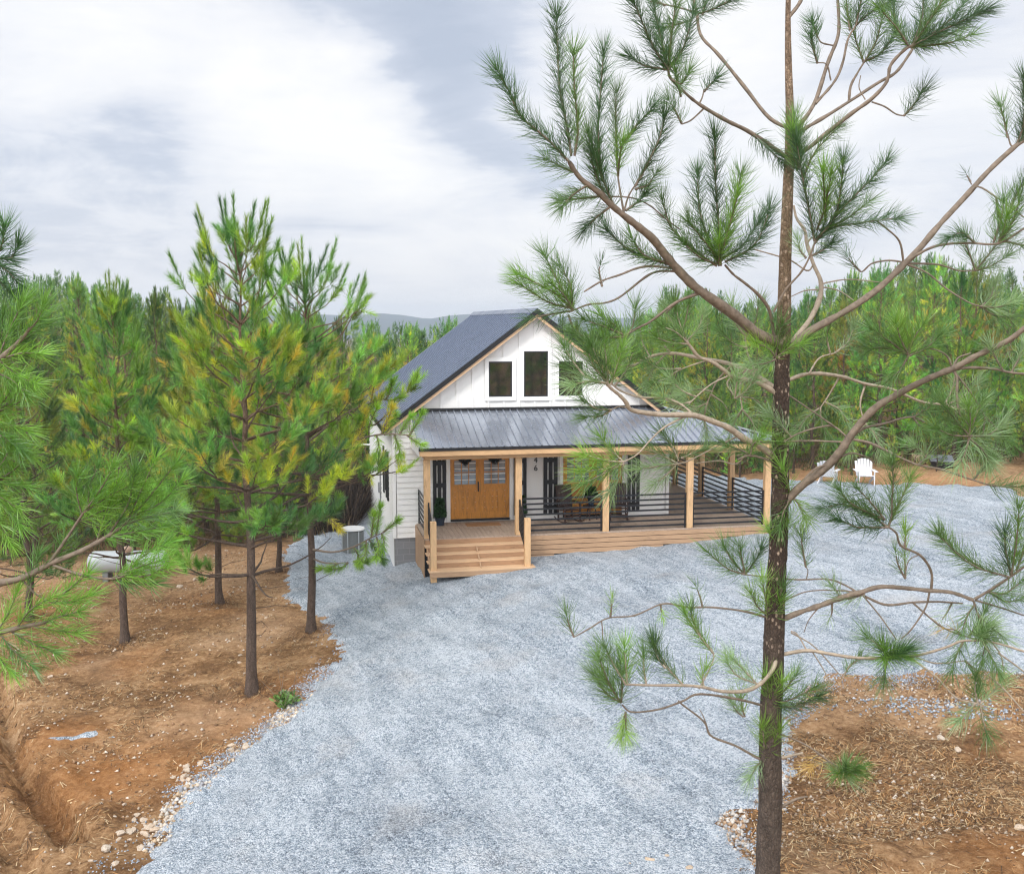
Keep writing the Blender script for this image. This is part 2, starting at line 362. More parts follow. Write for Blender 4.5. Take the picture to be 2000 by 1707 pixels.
# ------------------------------------------------------------------ terrain
HA = R(11.3786); HU = np.array([math.cos(HA), math.sin(HA)]); HV = np.array([-math.sin(HA), math.cos(HA)])
D0 = np.array([-2.6034, 29.9227, 1.6])      # front-left corner of the porch deck
def hw(u, v, z=0.0): return np.array([D0[0] + u * HU[0] + v * HV[0], D0[1] + u * HU[1] + v * HV[1], D0[2] + z])
_px = [-400, -60, -25, -13, -8, -5, -3.7, -2.6, -1, .3, 4, 8.2, 14, 25, 60, 400]
_pz = [-1.6, -1.4, -1.0, -.58, -.32, -.06, .17, .42, .68, .84, 1.05, 1.33, 1.7, 2.2, 2.8, 3]
_gx = np.linspace(-400, 400, 16001); _gz = np.interp(_gx, _px, _pz)
_k = np.exp(-np.linspace(-2.5, 2.5, 61) ** 2); _k /= _k.sum(); _gz = np.convolve(np.pad(_gz, 30, mode='edge'), _k, 'valid')
def hbase(x, y):
    x = np.asarray(x, float); y = np.asarray(y, float)
    b = np.interp(x, _gx, _gz)
    near = sst((27 - y) / 14)
    b = b * (1 - .35 * near) - .05 * near
    far = sst((y - 170) / 200)
    h = b * (1 - far)
    h = h + 8.4 * sst((y - 50) / 90) * sst((-x - 6) / 42) * (1 - sst((y - 190) / 160))
    h = h - 6.5 * sst((y - 52) / 110) * np.exp(-((x - .0 * y) / (.17 * np.maximum(y, 1) + 8)) ** 2)
    h = h + 1.2 * sst((y - 44) / 40) * sst((x - 10) / 20) * (1 - far)
    h = h - 16 * sst((y - 260) / 500)
    return h
def ground_px(px, py):
    d = ray(px, py); ts = np.linspace(4, 200, 4000)
    P = np.array([0, 0, CH]) + d * ts[:, None]
    b = np.nonzero(P[:, 2] < hbase(P[:, 0], P[:, 1]))[0]
    return P[b[0]] if len(b) else P[-1]
def poly_sd(x, y, poly):       # signed distance, + inside
    poly = np.asarray(poly)[:, :2]; n = len(poly); dmin = np.full(x.shape, 1e9); ins = np.zeros(x.shape, bool)
    for i in range(n):
        ax, ay = poly[i]; bx, by = poly[(i + 1) % n]
        ex, ey = bx - ax, by - ay; t = np.clip(((x - ax) * ex + (y - ay) * ey) / (ex * ex + ey * ey + 1e-12), 0, 1)
        dmin = np.minimum(dmin, np.hypot(x - ax - t * ex, y - ay - t * ey))
        c = ((ay > y) != (by > y)) & (x < (bx - ax) * (y - ay) / (by - ay + 1e-12) + ax); ins ^= c
    return np.where(ins, dmin, -dmin)
def line_d(x, y, pts):
    dmin = np.full(x.shape, 1e9)
    for (ax, ay), (bx, by) in zip(pts[:-1], pts[1:]):
        ex, ey = bx - ax, by - ay; t = np.clip(((x - ax) * ex + (y - ay) * ey) / (ex * ex + ey * ey + 1e-12), 0, 1)
        dmin = np.minimum(dmin, np.hypot(x - ax - t * ex, y - ay - t * ey))
    return dmin
left_edge = [(255, 1720), (300, 1650), (355, 1570), (420, 1500), (500, 1450), (560, 1400), (600, 1360), (650, 1315), (668, 1265), (640, 1215), (575, 1180), (562, 1140), (560, 1090), (572, 1066)]
right_edge = [(2300, 1335), (2000, 1322), (1800, 1322), (1650, 1325), (1575, 1350), (1535, 1400), (1530, 1470), (1480, 1570), (1425, 1610), (1435, 1660), (1465, 1720)]
G_L = [ground_px(*p)[:2] for p in left_edge]; G_R = [ground_px(*p)[:2] for p in right_edge]
a0 = np.array(G_L[0]); a1 = np.array(G_R[-1])
gravel_poly = [a0 * .55 + np.array([-1.2, 0])] + G_L + [np.array([-8.4, 41.5]), np.array([-6.6, 43.2]), np.array([-5, 48]), np.array([6, 46])] + \
    [ground_px(*p)[:2] for p in [(1500, 940), (1600, 945), (1720, 946), (1860, 948), (1960, 958), (1990, 975), (2300, 990)]] + G_R + [a1 * .55 + np.array([.6, 0])]
trench = [ground_px(*p)[:2] for p in [(-160, 1180), (-60, 1290), (10, 1390), (30, 1470), (60, 1530), (110, 1590), (140, 1640)]]
trench2 = [ground_px(*p)[:2] for p in [(-40, 1560), (20, 1650), (60, 1720)]]
def lat(segs):
    o = [np.arange(a, b, s) for a, b, s in segs]; return np.concatenate(o + [[segs[-1][1]]])
def grow(a, b, s, q):
    o = [a]; 
    while o[-1] < b: o.append(o[-1] + s); s *= q
    return np.array(o)
xs = np.concatenate([-grow(25, 4000, .5, 1.16)[::-1][:-1], lat([(-25, -9, .25), (-9, 10, .08), (10, 25, .2)])[:-1], grow(25, 4000, .5, 1.16)])
ys = np.concatenate([-grow(-8, 300, 1.0, 1.3)[::-1][:-1], lat([(8, 11, .25), (11, 26, .08), (26, 48, .15)])[:-1], grow(48, 4000, .5, 1.13)])
X, Y = np.meshgrid(xs, ys)
near = (np.abs(X) < 60) & (Y < 80)
gm = np.full(X.shape, -5.0); gm[near] = poly_sd(X[near], Y[near], gravel_poly)
patch = [ground_px(*p)[:2] for p in [(75, 1452), (150, 1439), (235, 1436), (250, 1441), (170, 1449), (90, 1458)]]
p2 = [ground_px(*p)[:2] for p in [(1560, 1378), (1700, 1366), (1900, 1362), (2100, 1372), (2100, 1402), (1850, 1404), (1700, 1398), (1600, 1400)]]
p3 = [ground_px(*p)[:2] for p in [(480, 1205), (590, 1190), (600, 1205), (520, 1220)]]
for pp in (patch,): gm[near] = np.maximum(gm[near], poly_sd(X[near], Y[near], pp) - .02)
gm = gm + np.where(near, fbm(X * .9, Y * .9, 3) * .5 + fbm(X * 4.0, Y * 4.0, 3) * .34, 0)
H = hbase(X, Y)
amp = sst((90 - Y) / 50)
inside = sst((gm + .25) / .6)
H = H + amp * (fbm(X * .35, Y * .35, 4) * .14 + (1 - inside) * (fbm(X * 1.4, Y * 1.4, 4) * .13 + fbm(X * 5, Y * 5, 2) * .05) + inside * fbm(X * .8 + .5 * Y, Y * .55, 3) * .07)
# loader ruts and small windrows left in the gravel, running down the drive
rut = np.sin((X * .8 - Y * .42 + 2.2 * fbm(X * .13, Y * .13, 2)) * 5.5); H = H + inside * amp * .036 * rut * (vnoise(X * .3, Y * .3) + .6)
H = H + np.where(near, .10 * np.exp(-((gm - .25) / .28) ** 2) * (fbm(X * 1.1, Y * 1.1, 2) + .35), 0)   # pushed-up gravel rim
dt = line_d(X[near], Y[near], trench); w_ = .21 + .08 * vnoise(X[near] * 2, Y[near] * 2)
H[near] -= .46 * sst((w_ - dt) / .10 + .5); H[near] += .13 * np.exp(-((dt - .62) / .22) ** 2) * (vnoise(X[near] * 2.5, Y[near] * 2.5) + .6)
H[near] += .07 * fbm(X[near] * 5, Y[near] * 5, 3) * np.exp(-(dt / .8) ** 2); dt2 = line_d(X[near], Y[near], trench2); H[near] -= .22 * sst((.22 - dt2) / .14 + .5)
# level pad under the house
hl_u = (X - D0[0]) * HU[0] + (Y - D0[1]) * HU[1]; hl_v = (X - D0[0]) * HV[0] + (Y - D0[1]) * HV[1]
ny, nx = X.shape
I = np.arange(ny * nx).reshape(ny, nx)
F = np.stack([I[:-1, :-1], I[:-1, 1:], I[1:, 1:], I[1:, :-1]], -1).reshape(-1, 4)
V = np.stack([X, Y, H], -1).reshape(-1, 3)
def Hat(x, y):                 # bilinear lookup of the finished terrain
    x = np.asarray(x, float); y = np.asarray(y, float)
    i = np.clip(np.searchsorted(xs, x) - 1, 0, nx - 2); j = np.clip(np.searchsorted(ys, y) - 1, 0, ny - 2)
    fx = (x - xs[i]) / (xs[i + 1] - xs[i]); fy = (y - ys[j]) / (ys[j + 1] - ys[j])
    return (H[j, i] * (1 - fx) + H[j, i + 1] * fx) * (1 - fy) + (H[j + 1, i] * (1 - fx) + H[j + 1, i + 1] * fx) * fy
# soil zones: r = forest litter, g = orange subsoil, b = pale dry soil
litter = sst((Y - 35.5 + 2 * fbm(X * .2, Y * .2, 2) + np.where(X > 4, -7.5, 0)) / 5)
org = np.where(near, sst(fbm(X * .33 + 4, Y * .33, 3) * 1.9 + .02) * .75, 0)
for p, r_ in [((230, 1500), 1.6), ((200, 1530), 1.2), ((480, 1400), 1.2), ((130, 1440), .9), ((1830, 935), 1.6), ((60, 1190), 1.6)]:
    g_ = ground_px(*p); org = np.maximum(org, np.exp(-((X - g_[0]) ** 2 + (Y - g_[1]) ** 2) / r_ ** 2) * 1.1)
pale = sst((Y - 28) / 8) * sst((-X - 3) / 3) * (1 - litter) * .8; pale = np.maximum(pale, np.where(near, sst(fbm(X * .3 + 9, Y * .3 + 5, 3) * 2.2 - .25) * .8, 0)); pale = np.maximum(pale, np.where((X > 8) & (Y > 34) & (Y < 46), .6, 0))
for p, r_ in [((420, 1395), 1.3), ((480, 1120), 3.0), ((1700, 1340), 1.6), ((1900, 1340), 1.6)]:
    g_ = ground_px(*p); pale = np.maximum(pale, np.exp(-((X - g_[0]) ** 2 + (Y - g_[1]) ** 2) / r_ ** 2) * .8)
clear = np.exp(-(((X + 44) / 9) ** 2 + ((Y - 132) / 5) ** 2)); pale = np.maximum(pale, clear * 1.5)
zone = np.clip(np.stack([litter * (1 - np.clip(clear * 2, 0, 1)), org, pale], -1), 0, 1).reshape(-1, 3)
me = tri_mesh('ground', V, F, zone)
m, nt, b = mat('red_clay_soil')
p = pos(nt)
z3 = nd(nt, 'ShaderNodeSeparateColor', {0: nd(nt, 'ShaderNodeAttribute', attribute_name='tint').outputs['Color']})
n1 = noise(nt, p, .75, 8, .68); n2 = noise(nt, p, 8, 10, .78); n3 = noise(nt, vmt(nt, 'MULTIPLY', p, (1, 2.2, 1)), 28, 6, .8, 1.0)
soil = ramp(nt, mth(nt, 'ADD', mth(nt, 'MULTIPLY', n1, .5), mth(nt, 'MULTIPLY', n2, .5)), [(.35, (.065, .034, .017)), (.46, (.20, .104, .046)), (.55, (.41, .245, .122)), (.66, (.62, .45, .28))])
orange = ramp(nt, n2, [(.3, (.24, .09, .026)), (.6, (.44, .185, .055)), (.75, (.54, .30, .13))])
pal = ramp(nt, n2, [(.3, (.30, .17, .09)), (.6, (.54, .36, .22)), (.75, (.66, .52, .38))])
lit = ramp(nt, n2, [(.3, (.045, .030, .018)), (.55, (.14, .085, .045)), (.75, (.26, .17, .09))])
nf = mth(nt, 'ADD', mth(nt, 'MULTIPLY', n1, 1.3), -.65)
soil = mixc(nt, mth(nt, 'ADD', mth(nt, 'MULTIPLY', z3.outputs[1], .65), mth(nt, 'MULTIPLY', nf, .5), clamp=True), soil, orange)
soil = mixc(nt, mth(nt, 'ADD', mth(nt, 'MULTIPLY', z3.outputs[2], .8), mth(nt, 'MULTIPLY', nf, .5), clamp=True), soil, pal)
soil = mixc(nt, z3.outputs[0], soil, lit)
soil = mixc(nt, ramp(nt, n3, [(.53, 0.), (.69, .7)]), soil, (.54, .38, .22))
soil = mixc(nt, ramp(nt, n3, [(.30, .75), (.44, 0.)]), soil, (.07, .042, .027))
nt.links.new(soil, b.inputs['Base Color']); b.inputs['Roughness'].default_value = .95; b.inputs['Specular IOR Level'].default_value = .15
bump(nt, b, mth(nt, 'ADD', n2, mth(nt, 'MULTIPLY', n3, .6)), .9, .06)
tag(link('ground', me, m, None, True), kind='structure')

# gravel sheet, lying a few centimetres proud of the soil and dipping under it at its edge
off = np.clip(gm * .22, -.06, .045)
keep = (gm > -.28)
kc = (keep[:-1, :-1] | keep[:-1, 1:] | keep[1:, 1:] | keep[1:, :-1]).reshape(-1)
Fg = F[kc]; used = np.unique(Fg); remap = np.zeros(ny * nx, int); remap[used] = np.arange(len(used))
Vg = V[used].copy(); Vg[:, 2] += off.reshape(-1)[used]
me = tri_mesh('gravel_drive', Vg, remap[Fg])
m, nt, b = mat('crushed_granite')
p = pos(nt)
vo = nd(nt, 'ShaderNodeTexVoronoi', {'Vector': p, 'Scale': 46.0, 'Randomness': 1.0})
vo2 = nd(nt, 'ShaderNodeTexVoronoi', {'Vector': p, 'Scale': 17.0, 'Randomness': 1.0})
rc = nd(nt, 'ShaderNodeSeparateColor', {0: vo.outputs['Color']}).outputs[0]; rc2 = nd(nt, 'ShaderNodeSeparateColor', {0: vo2.outputs['Color']}).outputs[1]
big = noise(nt, vmt(nt, 'MULTIPLY', p, (1.0, .55, 1)), .55, 6, .62, .5); mid = noise(nt, p, 3.2, 6, .7); trk = noise(nt, vmt(nt, 'MULTIPLY', nd(nt, 'ShaderNodeVectorRotate', {'Vector': p, 'Angle': -.42}, rotation_type='Z_AXIS').outputs[0], (2.4, .42, 1)), 1.2, 6, .66, .5); fine = noise(nt, p, 40, 4, .7)
f = mth(nt, 'ADD', mth(nt, 'ADD', mth(nt, 'MULTIPLY', rc, .38), mth(nt, 'MULTIPLY', rc2, .14)), mth(nt, 'ADD', mth(nt, 'MULTIPLY', big, .30), mth(nt, 'MULTIPLY', trk, .52)))
f = mth(nt, 'ADD', f, mth(nt, 'MULTIPLY', fine, .22))
gc = ramp(nt, f, [(.42, (.055, .068, .086)), (.58, (.190, .230, .278)), (.76, (.365, .425, .49)), (.94, (.64, .68, .725)), ])
dust = ramp(nt, noise(nt, p, .8, 5, .6), [(.52, 0.), (.75, .35)])
gc = mixc(nt, dust, gc, (.46, .47, .49))
tan_ = ramp(nt, noise(nt, p, .45, 4, .6), [(.57, 0.), (.74, .24)])
gc = mixc(nt, tan_, gc, (.50, .40, .31))
nt.links.new(gc, b.inputs['Base Color']); b.inputs['Roughness'].default_value = .9; b.inputs['Specular IOR Level'].default_value = .2
bump(nt, b, mth(nt, 'ADD', mth(nt, 'MULTIPLY', vo.outputs['Distance'], -1.0), mth(nt, 'ADD', mth(nt, 'MULTIPLY', rc, .5), mth(nt, 'MULTIPLY', mid, 1.2))), .9, .035)
tag(link('gravel_drive', me, m, None, True), kind='structure')

# distant ridge
hx = np.linspace(-2600, 2600, 260); prof = np.interp(1000 + hx / 2200 * FOC, [-2000, 0, 300, 560, 690, 745, 790, 838, 884, 960, 1050, 1130, 1200, 1260, 1500, 1800, 2200, 4000],
    [600, 606, 596, 612, 617, 612, 616, 624, 616, 612, 618, 620, 621, 623, 610, 622, 606, 600])
rz = 8 + (630 - prof) * 1.1 + vnoise(hx * .03, hx * 0) * 1.2
rows = []
for yy, k in [(1500, 0), (1750, .35), (2000, .78), (2200, 1), (2500, .6), (3200, 0)]:
    rows.append(np.stack([hx, np.full_like(hx, yy) + 60 * vnoise(hx * .004, hx * 0 + yy), -30 + (rz + 30) * k + (4 * vnoise(hx * .02, hx * 0 + yy * .01) if k < 1 else 0)], -1))
nh = len(hx); Vh = np.concatenate(rows); I = np.arange(len(Vh)).reshape(len(rows), nh)
Fh = np.stack([I[:-1, :-1], I[:-1, 1:], I[1:, 1:], I[1:, :-1]], -1).reshape(-1, 4)
mh = simple('wooded_ridge', (.035, .06, .075), .9, .3, .02)  # bluish tint puts part of the distance haze into the colour
tag(link('hills', tri_mesh('hills', Vh, Fh), mh, None, True), kind='structure')
# ------------------------------------------------------------------ cabin (local frame: u along the front, v into the plot, z from the deck)
cabin = tag(empty('cabin', tuple(D0), HA), 'white board and batten cabin with dark metal roof and timber wrap porch', 'cabin')
UL, UR, V0, V1 = -.70, 8.48, 2.45, 14.3     # walls
RU, RZ, SL = 3.89, 6.81, .75                # ridge, slope
def roofz(u): return RZ - SL * abs(u - RU)
def P_(hb, name, m, bev=0.0, parent=None): return hb.build(name, M[m], parent or cabin, False, bev)
# foundation
h = HB(); h.box(UL + .02, UR - .02, V0 + .02, V1 - .02, -2.6, -.46); P_(h, 'foundation', 'block')
h = HB(); h.box(UL - .012, UL + .006, V0 + .0, V1, -2.6, -.44); P_(h, 'foundation_white_face', 'white')  # thin white sheet over the left face of the foundation
# lap siding: each board a tapered strip
def lap_front(h, u0, u1, z0, z1, v):
    z = z0
    while z < z1 - .01:
        t = min(z + .18, z1); h.poly([(u0, v - .036, z), (u0, v - .006, t), (u0, v + .05, t), (u0, v + .05, z)], (u1 - u0, 0, 0)); z = t
def lap_side(h, v0, v1, z0, z1, u, s):
    z = z0
    while z < z1 - .01:
        t = min(z + .18, z1); h.poly([(u + s * .036, v0, z), (u + s * .006, v0, t), (u - s * .05, v0, t), (u - s * .05, v0, z)], (0, v1 - v0, 0)); z = t
EZ = roofz(UL) - .16
h = HB(); lap_front(h, UL + .1, UR - .1, -.45, 3.27, V0); P_(h, 'front_wall', 'white')
h = HB(); lap_side(h, V0 + .1, V1, -.45, EZ, UL, -1); P_(h, 'side_wall', 'white')
h = HB(); lap_side(h, V0 + .1, V1, -.1, 3.5, UR, 1); P_(h, 'side_wall', 'white')
h = HB(); h.poly([(UL, V1, -.45), (UL, V1, EZ), (RU, V1, RZ - .16), (UR, V1, EZ), (UR, V1, -.45)], (0, -.06, 0)); P_(h, 'rear_wall', 'white')
for u in (UL, UR):
    h = HB(); h.box(u - .035 if u < 0 else u - .08, u + .08 if u < 0 else u + .035, V0 - .05, V0 + .1, -.46, EZ - .02 if u < 0 else 3.2); P_(h, 'corner_board', 'trimwhite', .004)
# gable wall with battens
gz0 = 3.28
g = HB(); g.poly([(UL, V0 - .01, gz0), (UR, V0 - .01, gz0), (UR, V0 - .01, roofz(UR) - .12), (RU, V0 - .01, RZ - .14), (UL, V0 - .01, roofz(UL) - .12)][::1] if roofz(UL) - .12 > gz0 else
    [(RU - (RZ - .14 - gz0) / SL, V0 - .01, gz0), (RU + (RZ - .14 - gz0) / SL, V0 - .01, gz0), (RU, V0 - .01, RZ - .14)], (0, .06, 0))
u = RU - 4.06
while u < RU + 4.1:
    zt = RZ - .2 - SL * abs(u - RU)
    if zt > gz0 + .1: g.box(u - .028, u + .028, V0 - .046, V0 - .012, gz0 + .06, zt)
    u += .5075
P_(g, 'gable_wall', 'white')
# gable windows
for u0, u1, z0, z1 in [(2.38, 3.14, 4.03, 5.16), (3.53, 4.32, 4.02, 5.48), (4.69, 5.48, 4.03, 5.15)]:
    f = HB(); yv = V0 - .066
    f.box(u0 - .13, u0, yv, yv + .03, z0 - .13, z1 + .13); f.box(u1, u1 + .13, yv, yv + .03, z0 - .13, z1 + .13)
    f.box(u0, u1, yv, yv + .03, z1, z1 + .13); f.box(u0, u1, yv - .012, yv + .03, z0 - .13, z0)
    win = P_(f, 'gable_window', 'trimwhite', .004)
    s = HB(); t = .045
    s.box(u0, u0 + t, yv + .003, yv + .022, z0, z1); s.box(u1 - t, u1, yv + .003, yv + .022, z0, z1)
    s.box(u0 + t, u1 - t, yv + .003, yv + .022, z1 - t, z1); s.box(u0 + t, u1 - t, yv + .003, yv + .022, z0, z0 + t)
    s.build('sash', M['black'], win)
    q = HB(); q.box(u0 + t, u1 - t, yv + .016, yv + .020, z0 + t, z1 - t); q.build('pane', M['glass'], win)
# main roof: two ribbed slabs, ridge cap, rake trims
OH, RV0, RV1 = .30, V0 - .38, V1 + .35
def slab(u0, u1, name):
    h = HB(); z0, z1 = roofz(u0), roofz(u1); t = .05
    h.hexa([(u0, RV0, z0 - t), (u1, RV0, z1 - t), (u1, RV1, z1 - t), (u0, RV1, z0 - t)], [(u0, RV0, z0), (u1, RV0, z1), (u1, RV1, z1), (u0, RV1, z0)])
    v = RV0 + .25
    while v < RV1 - .05:
        h.bar((u0 + .005, v, z0 + .012), (u1 - .005, v, z1 + .012), .034, .036, (0, 0, 1)); v += .2286 * 2.0
    P_(h, name, 'roof')
slab(UL - OH, RU - .01, 'roof'); slab(UR + .15, RU + .01, 'roof')
h = HB(); h.hexa([(RU - .18, RV0 - .01, RZ - .115), (RU, RV0 - .01, RZ + .02), (RU, RV1 + .01, RZ + .02), (RU - .18, RV1 + .01, RZ - .115)], [(RU - .17, RV0 - .01, RZ - .085), (RU, RV0 - .01, RZ + .05), (RU, RV1 + .01, RZ + .05), (RU - .17, RV1 + .01, RZ - .085)])
h.hexa([(RU, RV0 - .01, RZ + .02), (RU + .18, RV0 - .01, RZ - .115), (RU + .18, RV1 + .01, RZ - .115), (RU, RV1 + .01, RZ + .02)], [(RU, RV0 - .01, RZ + .05), (RU + .17, RV0 - .01, RZ - .085), (RU + .17, RV1 + .01, RZ - .085), (RU, RV1 + .01, RZ + .05)])
P_(h, 'ridge_cap', 'roof')
for s, ue in ((-1, UL - OH), (1, UR + .12)):
    zt = roofz(ue)
    h = HB(); h.hexa([(ue, RV0 - .03, zt - .15), (RU, RV0 - .03, RZ - .15), (RU, RV0 + .01, RZ - .15), (ue, RV0 + .01, zt - .15)] if s < 0 else [(RU, RV0 - .03, RZ - .15), (ue, RV0 - .03, zt - .15), (ue, RV0 + .01, zt - .15), (RU, RV0 + .01, RZ - .15)],
                     [(ue, RV0 - .03, zt + .025), (RU, RV0 - .03, RZ + .025), (RU, RV0 + .01, RZ + .025), (ue, RV0 + .01, zt + .025)] if s < 0 else [(RU, RV0 - .03, RZ + .025), (ue, RV0 - .03, zt + .025), (ue, RV0 + .01, zt + .025), (RU, RV0 + .01, RZ + .025)])
    P_(h, 'rake_flashing', 'blackmetal')
    h = HB(); h.hexa([(ue, RV0 + .012, zt - .26), (RU, RV0 + .012, RZ - .26), (RU, RV0 + .05, RZ - .26), (ue, RV0 + .05, zt - .26)] if s < 0 else [(RU, RV0 + .012, RZ - .26), (ue, RV0 + .012, zt - .26), (ue, RV0 + .05, zt - .26), (RU, RV0 + .05, RZ - .26)],
                     [(ue, RV0 + .012, zt - .052), (RU, RV0 + .012, RZ - .052), (RU, RV0 + .05, RZ - .052), (ue, RV0 + .05, zt - .052)] if s < 0 else [(RU, RV0 + .012, RZ - .052), (ue, RV0 + .012, zt - .052), (ue, RV0 + .05, zt - .052), (RU, RV0 + .05, RZ - .052)])
    P_(h, 'rake_board', 'rake')
h = HB()
for s in (-1, 1):
    ue = UL - OH if s < 0 else UR + .1
    a_, b_ = (ue, RU) if s < 0 else (RU, ue)
    h.hexa([(a_, RV0 + .051, roofz(a_) - .10), (b_, RV0 + .051, roofz(b_) - .10), (b_, V0 - .012, roofz(b_) - .10), (a_, V0 - .012, roofz(a_) - .10)], [(a_, RV0 + .051, roofz(a_) - .055), (b_, RV0 + .051, roofz(b_) - .055), (b_, V0 - .012, roofz(b_) - .055), (a_, V0 - .012, roofz(a_) - .055)])
P_(h, 'rake_soffit', 'lumber')
h = HB(); h.box(UL - OH - .03, UL - OH - .002, RV0 + .012, RV1, roofz(UL - OH) - .20, roofz(UL - OH) - .02); P_(h, 'eave_fascia', 'blackmetal')
# porch roof: front slope, hip, side slope
DW, PR0, PRV = 11.04, -.16, -.30
ZT, ZB = 3.62, 2.74
HX = 8.12; EX = DW + .2; VB = 13.6
def pz(v): return ZB + (ZT - ZB) * (v - PRV) / (V0 - PRV)
def sz(u): return ZB + (ZT - ZB) * (EX - u) / (EX - HX)
h = HB(); t = .03
h.add([(PR0, PRV, ZB), (EX, PRV, ZB), (HX, V0 - .012, ZT), (PR0, V0 - .012, ZT), (PR0, PRV, ZB - t), (EX, PRV, ZB - t), (HX, V0 - .012, ZT - t), (PR0, V0 - .012, ZT - t)],
      [(0, 1, 2, 3), (7, 6, 5, 4), (4, 5, 1, 0), (5, 6, 2, 1), (6, 7, 3, 2), (7, 4, 0, 3)])
u = PR0 + .02
while u < EX - .1:
    ve = V0 - .03 if u < HX else PRV + (EX - u) / (EX - HX) * (V0 - PRV) - .03
    if ve > PRV + .05: h.bar((u, PRV + .003, ZB + .016), (u, ve, pz(ve) + .016), .034, .05)
    u += .2286
P_(h, 'porch_roof', 'porchroof')
h = HB()
h.add([(EX, PRV, ZB), (EX, VB, ZB), (HX + .012, VB, ZT), (HX + .012, V0, ZT), (EX, PRV, ZB - t), (EX, VB, ZB - t), (HX + .012, VB, ZT - t), (HX + .012, V0, ZT - t)],
      [(0, 1, 2, 3), (7, 6, 5, 4), (4, 5, 1, 0), (5, 6, 2, 1), (6, 7, 3, 2), (7, 4, 0, 3)])
v = PRV + .1
while v < VB:
    us = HX + .02 if v > V0 else EX - (v - PRV) / (V0 - PRV) * (EX - HX) + .03
    if us < EX - .05: h.bar((us, v, sz(us) + .016), (EX - .003, v, ZB + .016), .034, .05)
    v += .2286
P_(h, 'porch_roof', 'porchroof')
h = HB(); h.bar((EX, PRV, ZB + .03), (HX, V0 - .02, ZT + .03), .20, .03); P_(h, 'hip_cap', 'porchroof')
h = HB(); h.bar((PR0, V0 - .05, ZT + .03), (HX, V0 - .05, ZT + .03), .09, .08); P_(h, 'wall_flashing', 'blackmetal')
h = HB(); h.box(PR0 - .02, EX + .02, PRV - .028, PRV - .002, ZB - .075, ZB + .012); P_(h, 'drip_edge', 'blackmetal')
h = HB(); h.poly([(PR0 - .004, PRV + .25, 2.50), (PR0 - .004, V0 - .03, 2.50), (PR0 - .004, V0 - .03, ZT - .045), (PR0 - .004, PRV + .25, pz(PRV + .25) - .05)], (.03, 0, 0)); P_(h, 'porch_gable_end', 'white')
h = HB(); h.box(PR0 + .01, EX - .01, PRV - .0, PRV + .035, ZB - .23, ZB - .033); P_(h, 'porch_fascia', 'lumber', .003)
h = HB(); h.box(EX - .035, EX - .002, PRV + .037, VB, ZB - .23, ZB - .033); P_(h, 'porch_fascia', 'lumber', .003)
h = HB(); h.box(.03, DW - .0, .015, .175, 2.36, 2.60); h.box(DW - .16, DW, .18, VB - .2, 2.36, 2.60); h.box(.03, .17, .18, V0 - .03, 2.36, 2.60); P_(h, 'porch_beam', 'lumber', .004)
h = HB(); h.box(PR0 + .05, EX - .06, PRV + .036, V0 - .03, 2.604, 2.625); h.box(UR + .03, EX - .06, V0 - .029, VB, 2.604, 2.625); P_(h, 'porch_ceiling', 'lumber')
# deck boards
h = HB(); rr = np.random.default_rng(5)
u = .0
while u < DW - .01:
    w = .138; v1 = V0 - .03 if u + w < UR + .02 else VB
    dz = rr.uniform(-.0015, .0015)
    h.box(u + .008, min(u + w, DW), -.02, v1, -.03 + dz, 0 + dz); u += .1405
P_(h, 'deck', 'decktop')
h = HB(); h.box(.05, DW - .05, .06, V0 - .04, -.20, -.036); h.box(UR + .05, DW - .06, V0 - .039, VB - .1, -.20, -.036); P_(h, 'deck_frame_gap_shade', 'black')  # frame coloured black so the gaps between deck boards look shaded
# skirting boards: front (right of the stairs), left end, right side
def gz(u, v): p = hw(u, v); return float(Hat(p[0], p[1])) - D0[2]
h = HB()
zz_ = -.035
for k in range(9):
    z1, z0 = zz_ - k * .148, zz_ - k * .148 - .130
    # a board runs from u=2.95 to where the ground meets it
    ue = 2.96
    for u in np.arange(2.96, DW + .01, .1):
        if gz(u, 0) < z1 - (.07 if k else -9): ue = u
    if ue > 3.1: h.box(2.96, min(ue + .0, DW), -.03 - .001 * (k % 2), .0, z0, z1)
P_(h, 'skirting', 'skirt')
h = HB(); h.box(.02, DW - .02, .012, .04, -1.5, -.034); P_(h, 'skirting_gap_shade', 'black')  # black sheet added behind the skirting, standing in for shade in its gaps
h = HB()
for k in range(9): h.box(-.022, .0, -.02, V0 - .02, -.035 - k * .158 - .155, -.035 - k * .158)
P_(h, 'skirting', 'skirt')
h = HB()
for k in range(2): h.box(DW, DW + .024, -.0, VB, -.035 - k * .148 - .138, -.035 - k * .148)
P_(h, 'skirting', 'skirt')
# posts
PU = [.10, 2.87, 5.61, 8.34, 10.94]
for u in PU:
    h = HB(); h.box(u - .095, u + .095, .0 + .004, .19, 0.002, 2.36); P_(h, 'porch_post', 'lumberv', .008)
PVS = [2.9, 5.6, 8.3, 11.0, 13.4]
for v in PVS:
    h = HB(); h.box(DW - .19, DW - .004, v - .09, v + .09, 0.002, 2.36); P_(h, 'porch_post', 'lumberv', .008)
